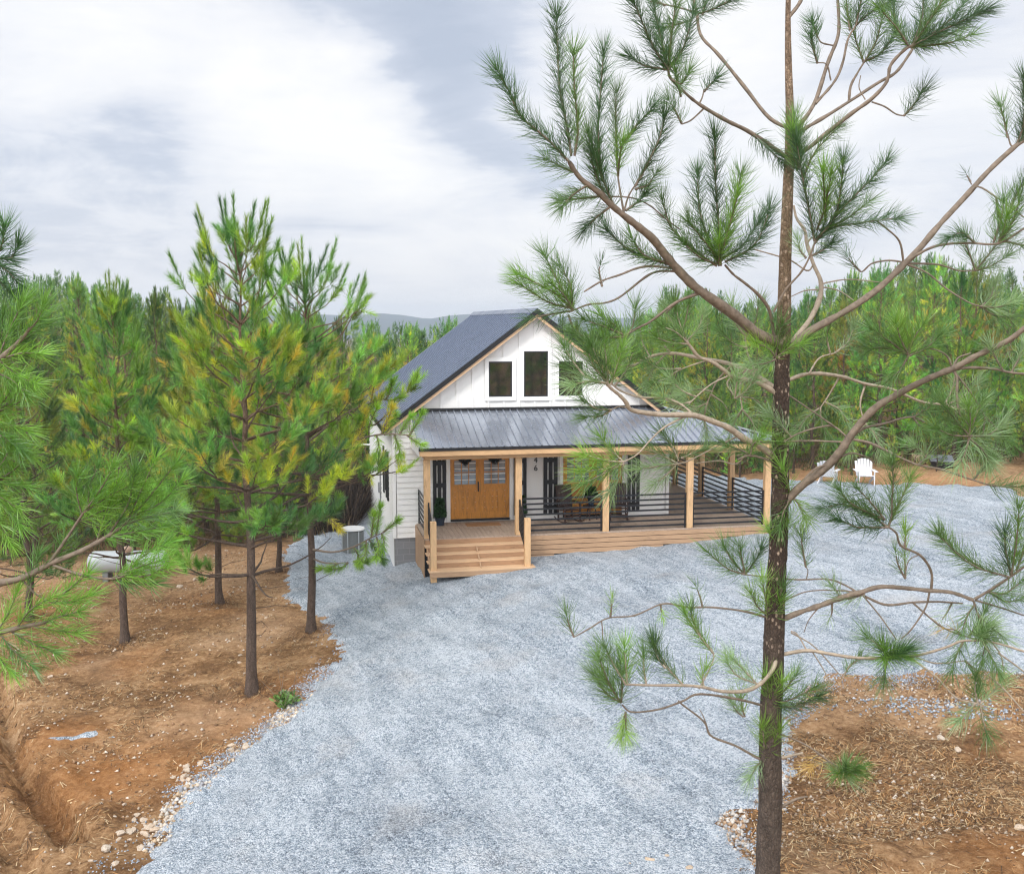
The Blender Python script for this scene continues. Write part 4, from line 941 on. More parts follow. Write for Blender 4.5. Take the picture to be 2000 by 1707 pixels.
for x_, y_ in [(-12.2, 38.2), (-14.2, 37.6), (-17.5, 37), (-8.9, 43.5), (-12.6, 41.5), (9.8, 45.5), (13.2, 44.5), (16.2, 45), (19.4, 44.5), (21.5, 41), (23, 37)]:
    placed.append((x_, y_)); q = zl[0] if x_ < 0 else zl[2]; i = int(abs(x_) * 7) % 5
    tree('pine_tree', (x_, y_, float(Hat(x_, y_)) - .05), NEARV[i], q[1], q[2], x_, min(canopy(x_, y_, False), 9.5) / NH[i])
scatter(56, 36.8, 56, 1.5, NEARV, NH, False, 4.5)       # younger growth along the edge of the wood
def fringe(count, x0, x1, y0, y1, h0, h1):     # low young pines closing the front of the wood
    k = 0
    for _ in range(4000):
        x, y = rw.uniform(x0, x1), rw.uniform(y0, y1)
        if k >= count: break
        if not in_wood(x, y) or not free(x, y, 1.2): continue
        placed.append((x, y)); k += 1; i = rw.integers(5); q = zl[0] if x < 0 else zl[2]
        tree('pine_tree', (x, y, float(Hat(x, y)) - .1), NEARV[i], q[1], q[2], rw.random() * 6.28, rw.uniform(h0, h1) / NH[i])
for x_, y_, h_, l_ in [(15.6, 48.2, 7.0, 'rust brown dying pine behind the white chairs'), (21.4, 47.5, 8.2, 'rust tinged pine at the right end of the gravel yard')]:
    placed.append((x_, y_)); tree('pine_tree', (x_, y_, float(Hat(x_, y_)) - .05), NEARV[4], l_, None, 1.0, h_ / NH[4], 'bark2', (.95, .25 if x_ < 18 else .5, 1, 1))
fringe(34, 8, 26, 42, 48, 1.6, 4.2); fringe(44, -24, -9.2, 36.3, 42, 1.5, 4.2)
scatter(95, 38, 74, 2.5, NEARV, NH)
scatter(110, 74, 125, 2.8, FARV, FH, True)
# pines on the camera's side of the drive, mirrored in the cabin's panes
for x_, y_ in [(9, -9), (12.5, -14), (16, -8), (18, -17), (21, -11), (24, -20), (26, -13), (14, -24), (20, -27), (29, -24), (31, -16), (11, -19)]:
    i = int(x_ * 3) % 5; tree('pine_tree', (x_, y_, float(Hat(x_, y_)) - .05), NEARV[i], 'young pine across the drive, seen only as a reflection in the gable glass', 'pines across the drive', x_, 1.05)
# farther wood: reads as one mass
def wood_mass():
    vs, fs, cs = [], [], []; n = 0; k = 0
    src = []
    for tm, cm in FARV[:2]:
        a_ = np.empty(len(cm.vertices) * 3, np.float32); cm.vertices.foreach_get('co', a_); a_ = a_.reshape(-1, 3, 3)
        c_ = np.empty(len(cm.vertices) * 4, np.float32); cm.attributes['tint'].data.foreach_get('color', c_); c_ = c_.reshape(-1, 3, 4)[:, :, :3]
        sel = np.arange(0, len(a_), 4); t_ = a_[sel]; mid_ = t_.mean(1, keepdims=True); src.append(((t_ - mid_) * np.array([2.1, 2.1, 2.1]) + mid_, c_[sel]))
    while k < 620:
        y = 120 + 330 * rw.random() ** 1.5; x = (rw.random() - .5) * 1.25 * y
        if clear_at(x, y) > .2 or (abs(x / y + .345) < .04 and y < 129): continue
        t_, c_ = src[rw.integers(2)]; a = rw.random() * 6.28; s = rw.uniform(.9, 1.0) * min(canopy(x, y, True), 13) / 9.5
        m3 = np.array([[math.cos(a), -math.sin(a), 0], [math.sin(a), math.cos(a), 0], [0, 0, 1]]) * s
        v = t_.reshape(-1, 3) @ m3.T + np.array([x, y, float(Hat(x, y))]); vs.append(v); cs.append(c_.reshape(-1, 3) * rw.uniform(.65, 1.15)); fs.append(np.arange(len(v)).reshape(-1, 3) + n); n += len(v); k += 1
    return tri_mesh('far_pine_wood', np.vstack(vs), np.vstack(fs), np.vstack(cs))
tag(link('far_pine_wood', wood_mass(), M['needle']), 'far pine wood covering the slopes below the blue ridge', 'woodland', None, 'stuff')

# ------------------------------------------------------------------ traced foreground pine: its own distance, true thickness, depth by branch
def traced(root, text, Z0, trunk_pts, wood, nl, wn, dens, seed, tints):
    rg = np.random.default_rng(seed)
    known = [np.array([x, y, Z0]) for x, y in trunk_pts]     # photo x, photo y, depth
    K2 = [np.array(known)]
    cur = None; br = None
    def depth(x, y, own):
        src = np.vstack(own) if own else np.vstack(K2); i = np.argmin((src[:, 0] - x) ** 2 + (src[:, 1] - y) ** 2); return src[i, 2]
    def flush():
        nonlocal br
        if br is None: return
        o = br['t'].build('branch', br['m'], root)
        if br['s0']:
            G = Geo()
            G.add(*needles(np.array(br['s0']), np.array(br['s1']), np.array(br['n']), np.array(br['l']), wn, np.array(br['c']), 66, 17, True, 0.0, rg, .05, .06))
            link('needles', G.mesh('needles'), M['needle'], o)
        br = None
    for ln_ in text.strip().split('\n'):
        ln_ = ln_.strip()
        if not ln_ or ln_[0] == '#': continue
        hd, _, body = ln_.partition(':'); hd = hd.split(); kind = hd[0]; pts = np.array([[float(q) for q in w.split(',')] for w in body.split()])
        if kind == 'B':
            flush(); br = dict(t=Tubes(), own=[], s0=[], s1=[], n=[], l=[], c=[], m=M[hd[4]] if len(hd) > 4 else wood)
        if kind in 'Bt':
            w0, w1, k = float(hd[1]) * .86, float(hd[2]) * .86, float(hd[3])
            z0 = depth(*pts[0], br['own']) if br['own'] else depth(*pts[0], None)
            n = max(6, 4 * len(pts)); cp = crom(pts, n); sl = np.concatenate([[0], np.cumsum(np.linalg.norm(np.diff(cp, axis=0), axis=1))])
            Zc = z0 + k * sl * Z0 / FOC + .02 * np.sin(sl / 37.0)
            br['own'].append(np.column_stack([cp, Zc]))
            P3 = np.array([at(a, b, c) for (a, b), c in zip(cp, Zc)]); rad = np.linspace(w0, w1, n) * .5 * Zc / FOC
            rad *= 1 + .08 * rg.normal(size=n)
            br['t'].add(P3, rad, 8 if w0 > 9 else 5)
        elif kind == 's':          # shoot with needles along it
            k = float(hd[1]); c = tints[hd[2] if len(hd) > 2 else 'g'] * rg.uniform(.8, 1.2); L = float(hd[3]) if len(hd) > 3 else nl; dn = (float(hd[4]) if len(hd) > 4 else dens) * (1.35 if len(hd) > 2 and hd[2] == 'd' else 1)
            z0 = depth(*pts[0], br['own']); n = max(3, 2 * len(pts)); cp = crom(pts, n); sl = np.concatenate([[0], np.cumsum(np.linalg.norm(np.diff(cp, axis=0), axis=1))])
            Zc = z0 + k * sl * Z0 / FOC; P3 = np.array([at(a, b, q) for (a, b), q in zip(cp, Zc)])
            br['t'].add(P3, np.linspace(4.5, 2.0, n) * .5 * Z0 / FOC, 4)
            for a, b, ds in zip(P3[:-1], P3[1:], np.diff(sl)):
                last = b is P3[-1]
                br['s0'].append(a); br['s1'].append(b); br['n'].append(max(3, int(ds * dn * math.sqrt(1 + k * k)))); br['l'].append(L * Z0 / FOC); br['c'].append(c)
            d = P3[-1] - P3[-2]; d /= np.linalg.norm(d)
            br['s0'].append(P3[-1]); br['s1'].append(P3[-1] + d * .06); br['n'].append(int(26 * dn)); br['l'].append(L * Z0 / FOC); br['c'].append(c * 1.1)
        elif kind == 'o':          # round tuft: a short shoot toward the viewer and its neighbours
            x, y = pts[0]; r_ = float(hd[1]); c = tints[hd[2] if len(hd) > 2 else 'g'] * rg.uniform(.8, 1.2); z0 = depth(x, y, br['own']); o3 = at(x, y, z0)
            for q in range(3):
                d = np.array([rg.normal(0, .45), -rg.uniform(.3, 1.0), rg.uniform(-.1, .9)]); d /= np.linalg.norm(d)
                br['s0'].append(o3); br['s1'].append(o3 + d * r_ * .75 * Z0 / FOC); br['n'].append(int(r_ * dens * .75)); br['l'].append(r_ * .92 * Z0 / FOC); br['c'].append(c)
    flush()
TINT0 = {'g': np.array((.050, .105, .032)), 'd': np.array((.026, .066, .026)), 'b': np.array((.075, .155, .030)), 'p': np.array((.115, .185, .105)), 'y': np.array((.20, .20, .04)), 'v': np.array((.10, .185, .035)), 'o': np.array((.23, .17, .065))}
TINT = {k: c * np.array([1.25, 1.2, 1.1]) for k, c in TINT0.items()}
TR = [(1497, 1745, 54), (1500, 1690, 50), (1504, 1560, 47), (1505, 1423, 43), (1510, 1290, 41), (1513, 1200, 39), (1519, 1080, 36), (1523, 1000, 34), (1524, 900, 33), (1526, 780, 31), (1527, 700, 30), (1531, 620, 27), (1534, 500, 23), (1539, 370, 20), (1543, 250, 17), (1540, 130, 13), (1539, 33, 10), (1541, -60, 9), (1538, -150, 7), (1540, -230, 5)]
ZP = 10.0
fp = empty('pine_tree', (float(at(1497, 1745, ZP)[0]), ZP, float(Hat(at(1497, 1745, ZP)[0], ZP))))
tag(fp, 'large near pine with flaky bark and long open branches before the cabin', 'pine tree')
bx_ = np.array(TR); base = at(1497, 1745, ZP); gzp = float(Hat(base[0], ZP))
P3 = [at(x, y, ZP) for x, y, w in TR]; rad = [w * .5 * ZP / FOC for x, y, w in TR]
P3 = [np.array([P3[0][0] - .03, ZP, gzp - .3]), np.array([P3[0][0] - .02, ZP, (gzp + P3[0][2]) / 2])] + P3; rad = [.20, .155] + rad
cp = crom(np.array(P3), 240); rs = np.interp(np.linspace(0, 1, 240), np.linspace(0, 1, len(rad)), rad)
v, f = tube(cp, rs, 28)
ring = np.repeat(np.arange(240), 28); th = np.tile(np.arange(28), 240) / 28 * 6.283
nz = vnoise(np.cos(th) * 3.2 + 40 + np.floor(ring / 3.0) * .9, np.sin(th) * 3.2 + 40 + ring * .31) + .6 * vnoise(th * 3.0 * 3, ring * .8)
c0 = np.repeat(cp, 28, 0); v = c0 + (v - c0) * (1 + .14 * nz * np.clip((rs[ring] - .03) / .06, .15, 1))[:, None]
inv = Matrix.Translation(-fp.location)
me = tri_mesh('trunk', v - np.array(fp.location), np.array(f)); o = link('trunk', me, M['bark'], fp, True)
hold = empty('hold'); 
BR = """
B 9 6 .35: 1540,252 1500,228 1454,170 1404,108 1369,70 1360,23 1350,-20 1335,-70
t 5 3 -.3: 1360,25 1320,14 1270,4
s .2 d: 1300,12 1262,-10 1240,-40
s -.2 d: 1360,28 1390,20 1425,2
s .2 d: 1372,30 1380,0 1400,-30
s -.2 d 40: 1350,40 1300,55
B 11 5 -.4: 1536,308 1500,282 1458,255 1419,236 1373,209 1346,189 1311,155 1305,137
s -.3 d: 1305,137 1275,90 1240,10
s .2 d: 1305,137 1290,70 1272,-10
s -.2 g: 1305,137 1310,80 1318,20
s .3 d: 1305,137 1335,95 1352,30
s .1 d: 1305,137 1262,130 1240,118
s -.5 g 42: 1311,155 1330,165 1340,150
s -.4 g 45: 1330,190 1325,165 1322,150
t 4 3 .2: 1365,205 1372,190 1375,175
s .3 d 42: 1375,180 1392,160
t 4 3 -.3: 1375,212 1350,235 1332,243
s -.2 g 42: 1332,243 1318,215 1312,205
s .3 d 40: 1470,262 1500,290 1520,310
B 10 6 .4: 1546,262 1568,238 1593,197 1617,123 1636,74 1638,33 1634,-20 1630,-70
t 7 4 .2: 1593,203 1630,160 1646,123 1656,78 1672,50
s .2 d: 1672,50 1700,25 1735,5
s -.2 d: 1672,50 1680,10 1690,-30
s .3 g: 1660,60 1655,20 1650,-20
t 4 2.5 -.2: 1623,158 1615,127 1597,123
s -.2 d 42: 1597,125 1588,95 1585,80
t 4 2.5 -.2: 1630,90 1605,84 1597,72
s -.1 d 38: 1597,75 1590,52
B 11 6 -.2: 1548,300 1574,293 1613,262 1662,223 1703,193 1732,160 1740,127 1769,96 1786,88
s -.3 d: 1780,92 1840,60 1915,25
s .2 g: 1780,92 1850,85 1890,72
s .2 d: 1780,92 1800,40 1805,-20
s -.2 g: 1778,95 1830,20 1850,-20
s .4 d: 1775,92 1750,50 1745,5
s -.4 g: 1775,92 1755,60 1725,25
s .4 d: 1786,88 1850,45 1880,10
t 4 3 .3: 1703,200 1728,209 1749,223 1765,227
s .2 d 50: 1765,227 1785,205 1797,185
t 3 2 .2: 1690,195 1678,172 1681,148
B 9 6 .5: 1550,268 1572,252 1613,228 1662,197 1716,162 1749,143 1773,111 1786,90
s .3 g: 1786,90 1820,30 1850,-10
s .5 d: 1786,90 1870,60 1905,30
t 7 4 .2: 1658,200 1662,168 1675,143 1687,123
s .2 g: 1687,123 1675,90 1664,55
s -.2 g: 1687,123 1710,85 1722,40
s .3 d: 1690,120 1720,105 1745,70
B 10 6 .1: 1541,-40 1515,-5 1495,-30 1470,-70
B 10 6 .1: 1540,35 1560,10 1575,-20 1600,-60
B 26 9 -.45: 1530,672 1481,653 1439,619 1396,588 1358,561 1323,526 1300,499 1276,468 1249,445 1218,421 1191,398 1168,375 1137,352 1122,333 1112,317
s -.2 d 46: 1112,317 1068,271 1017,228 998,186 978,150
s .2 d 44: 1116,305 1106,240 1093,174 1089,97 1087,40
s -.2 g 44: 1122,305 1129,251 1122,174 1120,112
s .3 g 44: 1130,340 1105,330 1075,315
s -.3 g 42: 1150,360 1120,380 1105,395
s .1 d 44: 1176,352 1168,271 1172,193 1178,112
s -.1 g 46: 1180,380 1160,330 1150,270
s .4 g 44: 1180,383 1145,387 1105,391
s .2 d 40: 1191,405 1165,425 1150,440
s -.3 d 42: 1200,405 1175,345 1160,300
t 5 3 .3: 1218,414 1207,345 1204,294
s .2 g 44: 1206,330 1203,260 1203,190
s -.5 b 46: 1207,345 1210,310 1214,285
s -.2 d 44: 1211,290 1240,250 1269,217
t 5 3 -.2: 1218,415 1230,379 1257,340
s -.1 d 42: 1240,365 1270,310 1288,270 1297,236
s .3 g 42: 1240,370 1265,362 1277,345
s .3 d 42: 1222,412 1245,395 1255,385
t 4 3 .5: 1185,384 1234,387 1269,402 1300,428 1330,450
t 6 4 -.2: 1323,526 1276,520 1245,524 1211,537 1176,549 1141,570
t 6 4 .1: 1320,530 1288,530 1261,541 1211,580 1180,592 1149,595 1118,607
s -.3 b 50: 1118,605 1080,570 1021,541
s .2 g 50: 1118,600 1090,550 1068,508
s -.1 b 50: 1118,603 1070,590 1022,560
s .3 g 50: 1118,600 1115,560 1100,530
s -.5 b 48: 1120,605 1100,575 1085,560
s .2 d 40 .8: 1118,607 1060,617 1040,622
s .2 d 36 .5: 1110,615 1118,640 1115,655
s .2 d 46: 1318,520 1269,506 1226,487 1191,456
s -.1 g 46: 1300,512 1260,500 1240,475
s .3 d 30 .5: 1176,560 1170,530 1172,520
t 7 5 -.3: 1370,572 1322,590 1272,627 1247,640 1220,655
s -.3 g 50: 1220,655 1185,640 1150,628
s .2 b 50: 1218,655 1200,635 1182,622
s -.2 g 50: 1220,658 1170,660 1132,655
s .3 g 50: 1222,660 1235,640 1240,610
t 6 4 .2: 1381,566 1361,572 1327,588 1300,612
B 9 5 -.6: 1512,655 1503,607 1481,576 1454,553 1433,537 1416,518
s -.1 d 46: 1408,520 1404,445 1398,367 1396,275
s .2 d 46: 1405,520 1369,425 1363,350
s -.2 g 46: 1400,520 1354,487 1311,445 1296,400
s -.8 b 60: 1404,515 1404,490 1404,476
s -.5 b 55: 1405,510 1425,440 1440,385
s .2 g 48: 1405,505 1430,420 1445,350
s .1 d 46: 1416,512 1474,479 1500,420
s .4 d 46: 1412,505 1450,480 1478,440
s -.5 g 55: 1402,505 1375,470 1350,440
s -.5 g 50: 1400,515 1370,505 1340,480
t 6 4 -.2: 1511,610 1535,566 1564,533 1580,505 1591,476
s .2 d 46: 1591,476 1621,447 1687,435 1745,427
s -.2 d 46: 1591,470 1630,427 1642,369 1646,325
s .2 d 44: 1625,430 1671,381 1703,349 1726,322
s -.1 d 46: 1591,472 1580,410 1568,349 1558,287
s .2 g 46: 1560,330 1556,280 1553,240
s -.8 b 55: 1612,430 1610,380 1608,340
s -.6 b 50: 1595,450 1610,410 1622,350
s .3 g 46: 1600,450 1650,430 1690,400
s .3 g 44: 1568,349 1590,300 1630,255
s -.2 d 40: 1585,500 1605,490 1615,483
s .2 p 38: 1575,505 1563,490 1560,480
B 18 10 .25: 1530,685 1544,677 1580,648 1646,611 1708,570 1761,521 1794,488 1835,439 1884,386 1933,332 1982,287 2010,265 2060,220
t 6 3 -.3: 1765,512 1757,472 1732,447 1712,431
t 5 3 .2: 1768,513 1736,509 1703,515 1683,531 1670,518
s .2 d 44 .7: 1680,530 1665,515 1658,505
t 7 4 -.3: 1768,512 1810,488 1843,478 1892,475 1950,476 2000,447 2040,430
s -.2 g 50: 1950,476 1975,440 1990,395
s .2 g 50: 1940,474 1955,430 1960,400
s -.4 b 50: 1950,474 1960,450 1965,430
s .2 g 46: 1960,470 2000,480 2030,475
s -.2 d 42: 1905,476 1880,455 1862,460
t 5 3 .3: 1770,515 1831,517 1872,529 1905,529
s -.2 g 48: 1905,529 1895,500 1885,475
s .2 g 48: 1905,529 1925,505 1945,480
s .3 g 44: 1905,529 1935,520 1960,505
t 5 3 -.1: 1772,517 1810,533 1851,566 1892,591 1917,599
s .1 p 46: 1917,599 1935,580 1940,560
s -.2 p 46: 1915,599 1950,600 1975,590
s .2 g 46: 1915,599 1940,615 1965,620
t 5 3 -.3: 1888,386 1909,365 1946,386 1974,406 2010,432
s .3 g 46: 1946,386 1950,420 1960,440
s .2 d 46: 1974,406 1985,380 1998,360
t 3 2 .2: 1898,361 1888,342
s .2 d 26 .4: 1896,356 1888,342
t 5 3 .2: 1982,287 1974,283 1968,262
s .2 g 46: 1968,270 1962,238 1955,215
s -.2 d 46: 1985,283 2000,240 2000,160
s .2 d 46: 1995,275 2010,220 2025,150
B 15 5 .5 twigpale: 1535,685 1539,677 1564,648 1585,619 1601,582 1603,550 1589,517 1576,476 1572,451 1556,427 1550,402
t 4 2 .2: 1601,556 1626,550 1663,546 1720,552
t 4 2 -.3: 1601,560 1638,568 1667,587
t 4 3 -.2: 1589,517 1576,529 1544,509 1500,495 1470,487
t 4 2 .2: 1598,566 1572,568 1544,580
s .1 p 36 .6: 1576,476 1585,465 1595,470
B 13 6 -.35 twigpale: 1520,772 1490,752 1460,742 1430,735 1410,720 1390,707 1365,697 1352,682 1345,672
s -.3 g 50: 1345,672 1322,650 1300,640
s .2 g 50: 1345,672 1330,640 1322,610
s -.1 b 48: 1345,672 1310,670 1285,660
t 4 2.5 -.4: 1425,733 1390,750 1360,775 1345,790
s -.3 p 46: 1360,775 1335,765 1318,750
s -.2 p 46: 1350,785 1320,790 1300,780
t 4 2.5 .2: 1377,705 1347,715 1322,725
s .1 g 46: 1330,720 1290,720 1262,705
s -.3 g 46: 1322,725 1300,740 1285,745
t 4 2.5 -.2: 1430,735 1420,750 1435,775
s -.4 p 46: 1435,778 1437,760 1440,745
s .2 p 44: 1435,778 1455,765 1470,745
t 4 2.5 .1: 1440,730 1465,723 1480,722
B 17 7 -.5 twigpale: 1512,892 1485,872 1455,858 1425,837 1397,825 1360,812 1330,810 1297,810 1260,806 1232,800 1222,785 1210,772 1195,760 1185,750
s -.2 g 52: 1188,752 1175,720 1158,680
s .3 b 52: 1188,750 1185,710 1180,670
s -.2 g 52: 1190,752 1160,715 1150,690
s .2 g 48: 1185,750 1142,735 1112,720
s .2 g 46: 1140,733 1118,705 1106,685
s -.3 b 50: 1192,752 1205,715 1212,690
s -.3 p 46: 1185,748 1150,745 1125,750
t 6 4 .2: 1352,808 1330,790 1297,777 1260,777 1235,772 1210,762 1193,748
s .2 g 48: 1200,755 1225,720 1235,690
t 3 2 .2: 1229,797 1210,794 1195,800
s .1 g 42: 1195,800 1175,812 1155,815
s -.2 g 42: 1195,800 1170,800 1150,790
t 5 3 -.3: 1340,812 1297,835 1270,860 1244,888 1218,902
s -.2 v 52: 1218,902 1185,900 1150,890
s -.2 g 52: 1218,905 1180,925 1148,940
s .2 b 50: 1218,902 1195,880 1180,862
s -.2 v 52: 1215,905 1185,915 1145,920
s .2 p 46: 1218,905 1210,935 1195,955
t 4 3 .2: 1445,850 1420,862 1385,880 1345,900 1325,906
s .2 g 50: 1325,906 1295,890 1270,878
s -.2 p 50: 1325,906 1290,910 1255,915
s .2 g 50: 1325,900 1315,875 1300,855
s -.1 p 46: 1320,908 1300,930 1285,940
s .2 g 46: 1330,895 1355,885 1370,880
t 4 3 .4: 1470,868 1440,905 1405,900 1360,905
s .2 g 46: 1440,890 1460,885 1480,890
B 11 5 .8 twigpale: 1524,765 1480,735 1430,712 1370,700 1310,690 1262,700 1225,725
s .3 p: 1262,700 1235,690 1215,670
s -.2 p: 1240,712 1215,715 1195,700
s .2 g: 1270,698 1255,670 1250,640
s -.2 p: 1310,690 1290,665 1285,640
s .2 p: 1300,692 1275,720 1265,745
t 5 3 .2: 1370,700 1345,675 1330,645
s .2 p: 1330,648 1310,625 1300,605
s -.2 g: 1332,650 1340,620 1345,595
s .2 p: 1340,668 1365,640 1372,615
t 5 3 .3: 1430,712 1400,745 1380,790
s .2 p: 1380,788 1355,800 1335,820
s -.2 p: 1382,785 1375,815 1380,840
s .2 g: 1388,770 1415,790 1425,815
s -.3 p: 1392,765 1365,760 1340,765
t 5 3 -.2: 1455,722 1445,760 1450,800
s .2 p: 1450,798 1435,825 1425,850
s -.2 p: 1450,800 1470,825 1475,850
s .2 g: 1447,775 1475,780 1495,800
t 5 3 .2: 1480,735 1460,690 1455,650
s .2 p: 1455,655 1435,630 1430,605
s -.2 p: 1456,660 1475,630 1480,600
s .2 g: 1460,680 1435,672 1415,655
B 10 5 .9 twigpale: 1532,745 1580,730 1640,735 1690,750 1740,760 1800,785 1850,790
s .2 p: 1850,790 1880,775 1905,750
s -.2 p: 1845,790 1860,760 1865,735
s .2 p: 1850,792 1885,800 1910,790
t 5 3 .2: 1640,735 1620,770 1600,800
s .2 p: 1600,798 1575,815 1560,840
s -.2 g: 1602,795 1605,825 1615,850
s .2 p: 1610,785 1640,800 1655,825
t 5 3 -.2: 1690,750 1680,790 1690,830
s .2 p: 1690,828 1670,850 1660,875
s -.2 p: 1688,825 1710,850 1720,875
t 5 3 .2: 1580,730 1600,700 1630,690
s .2 p: 1630,690 1655,670 1665,645
s -.2 g: 1622,692 1615,660 1620,635
B 6 4 -.6: 1514,905 1490,895 1462,890 1440,898
s -.2 g 50: 1470,892 1450,880 1430,875
s -.4 b 50: 1465,892 1470,870 1480,860
s -.3 b 46: 1500,900 1512,880 1520,868
B 21 11 -.3: 1532,985 1546,967 1576,940 1616,910 1643,879 1661,852 1683,824 1713,794 1750,772 1789,751 1835,730 1866,718 1905,696 1951,675 1981,657 2010,634 2060,600
t 5 3 .3: 1860,719 1872,699 1896,690
t 5 3 -.3: 1860,719 1850,696 1829,684 1799,681 1774,693
s -.4 b 55: 1774,693 1760,665 1752,640
s -.1 b 55: 1774,693 1785,660 1800,640
s .2 g 55: 1774,693 1735,680 1705,680
s -.2 g 52: 1774,693 1735,665 1712,650
s .2 v 52: 1774,693 1775,665 1768,640
s -.3 g 52: 1776,695 1810,680 1830,660
s .1 g 50: 1774,695 1760,720 1745,735
t 8 5 -.2: 1862,722 1896,718 1942,721 1975,728 2010,731
s .2 p 46: 1975,728 1990,700 1998,680
s -.2 p 46: 1960,726 1945,700 1938,685
t 7 4 -.2: 1861,722 1869,739 1869,779 1875,809 1890,830 1893,852
s -.1 g 52: 1893,850 1870,825 1850,800
s .1 g 52: 1893,850 1905,815 1915,790
s -.3 b 52: 1893,852 1895,820 1893,800
s .2 p 50: 1893,852 1930,850 1950,835
s -.2 g 50: 1893,852 1860,850 1835,840
s -.2 p 50: 1893,855 1885,885 1875,905
s .2 p 50: 1893,855 1920,880 1930,900
t 5 3 .1: 1869,733 1893,763 1911,791 1924,815
s .1 g 50: 1924,815 1940,830 1955,850
s -.2 g 50: 1924,815 1920,850 1925,875
t 6 4 .2: 1661,855 1689,836 1729,827 1759,818 1783,815 1805,824
s .2 g 46: 1783,815 1810,800 1825,780
s -.2 g 46: 1783,815 1800,835 1825,840
t 7 4 -.3: 1665,858 1698,865 1729,879 1759,894 1793,908 1835,916 1881,931 1927,946
s -.2 g 44: 1927,946 1955,950 1985,950
s .2 p 44: 1900,938 1920,915 1935,900
s .2 p 44: 1793,908 1810,890 1790,875
t 5 3 .2: 1659,858 1628,833 1598,835 1561,846 1530,863
s .2 p 46: 1545,853 1525,830 1510,815
t 5 3 .4: 1655,864 1591,861 1535,862 1480,862
t 4 3 -.3: 1631,834 1585,802 1541,772
t 5 3 .2: 1643,892 1665,885 1695,894 1707,905
t 5 3 -.2: 1622,905 1591,916 1570,937 1562,950
B 5 3 -.5: 1540,290 1555,315 1556,335
s -.5 b 46: 1552,330 1550,295 1548,262
s -.3 g 46: 1556,335 1562,300 1560,270
B 6 3 -.5: 1529,690 1520,690 1508,700
s -.5 v 50: 1515,698 1500,680 1480,672
s -.3 g 50: 1515,698 1520,660 1525,640
s -.5 b 50: 1515,700 1540,680 1560,672
s -.4 p 48: 1515,702 1495,710 1470,712
B 15 8 -.15: 1515,1215 1558,1197 1600,1183 1652,1164 1680,1157 1718,1146 1765,1148 1812,1153 1859,1157 1901,1172
t 7 4 -.3: 1903,1170 1929,1155 1972,1127 2010,1100 2040,1080
s -.2 g 52: 1972,1127 1897,1103 1838,1050
s .2 b 50: 1920,1110 1870,1080 1850,1060
s -.3 b 52: 1975,1125 1985,1060 1990,1000
s .2 g 52: 1985,1115 2005,1060 2020,1010
s .2 d 50: 1975,1125 1965,1080 1962,1050
s -.2 g 50: 1929,1155 1960,1160 1990,1140
s .2 g 50: 1929,1155 1965,1175 1990,1170
t 5 3 .2: 1901,1172 1910,1200 1920,1226
s -.2 g 50: 1905,1180 1890,1200 1880,1230
s .2 g 52: 1915,1210 1925,1245 1920,1280
s .1 p 50: 1910,1200 1930,1220 1955,1240
t 5 3 .2: 1905,1172 1950,1185 2010,1205
t 7 5 -.4: 1819,1153 1819,1117 1798,1085 1760,1066 1751,1042 1735,1029
s -.2 g 50: 1735,1029 1742,1006 1742,978 1745,937 1742,909
s .1 d 46: 1735,1030 1689,1000 1650,985 1618,990
s -.2 d 46: 1735,1030 1701,1030 1675,1030 1643,1017
s -.4 g 50: 1728,1015 1700,980 1680,960
s -.2 g 50: 1728,1015 1665,985 1645,965
s .2 b 48: 1738,1020 1760,975 1775,940
t 3 2 .1: 1765,1066 1770,1050
s .2 v 40: 1768,1068 1768,1045
t 3 2 -.2: 1795,1083 1775,1095 1768,1125
s .2 v 44 .8: 1768,1130 1768,1105 1766,1090
s -.3 g 40 .6: 1768,1130 1755,1105 1750,1085
t 5 3 .1: 1815,1158 1807,1188 1779,1230 1760,1247
t 4 3 -.2: 1683,1160 1718,1202 1751,1249
t 5 3 .3: 1680,1160 1647,1141 1615,1131 1558,1132 1502,1127 1455,1122
s -.2 g 50: 1455,1122 1420,1110 1390,1085
s .2 g 50: 1455,1122 1430,1095 1418,1075
s -.1 g 50: 1455,1122 1450,1095 1445,1075
s .2 d 46: 1455,1122 1475,1095 1483,1080
t 3 2 -.2: 1575,1131 1578,1115 1572,1103
s -.1 g 46: 1574,1108 1568,1075 1565,1052
t 4 2.5 .2: 1683,1158 1638,1153 1577,1155 1530,1174
t 7 4 .1: 1690,1165 1732,1181 1784,1176 1835,1175 1880,1178
s .2 p 40 .6: 1860,1176 1850,1195 1840,1210
t 5 3 -.1: 1784,1178 1835,1221 1878,1240 1915,1250
s .2 o 40 .6: 1878,1240 1865,1230 1850,1228
s -.2 g 50: 1890,1245 1910,1220 1920,1200
s .2 p 44: 1690,1160 1650,1170 1630,1150
t 3 2 .1: 1600,1185 1580,1210 1570,1235
s .1 p 40 .5: 1625,1178 1625,1195 1622,1205
B 10 5 -.3 twigpale: 1520,1280 1532,1277 1577,1270 1624,1277 1671,1284 1718,1284 1788,1280 1850,1263 1882,1251 1939,1254 2010,1275
s -.3 g 60: 1735,1283 1730,1300 1728,1320
o 62 g: 1732,1284
o 60 d: 1735,1290
o 56 b: 1728,1278
s .2 g 54: 1735,1283 1715,1260 1700,1248
o 50 g: 1915,1246
o 52 p: 1900,1240
s .2 g 50: 1882,1251 1870,1275 1862,1300
s -.2 g 50: 1920,1254 1935,1280 1945,1300
t 5 3 -.2: 1779,1284 1831,1324 1868,1362 1920,1376
s -.2 g 52: 1910,1374 1905,1350 1905,1330
s .2 p 52: 1915,1374 1940,1350 1950,1335
s -.2 g 50: 1915,1376 1920,1405 1925,1425
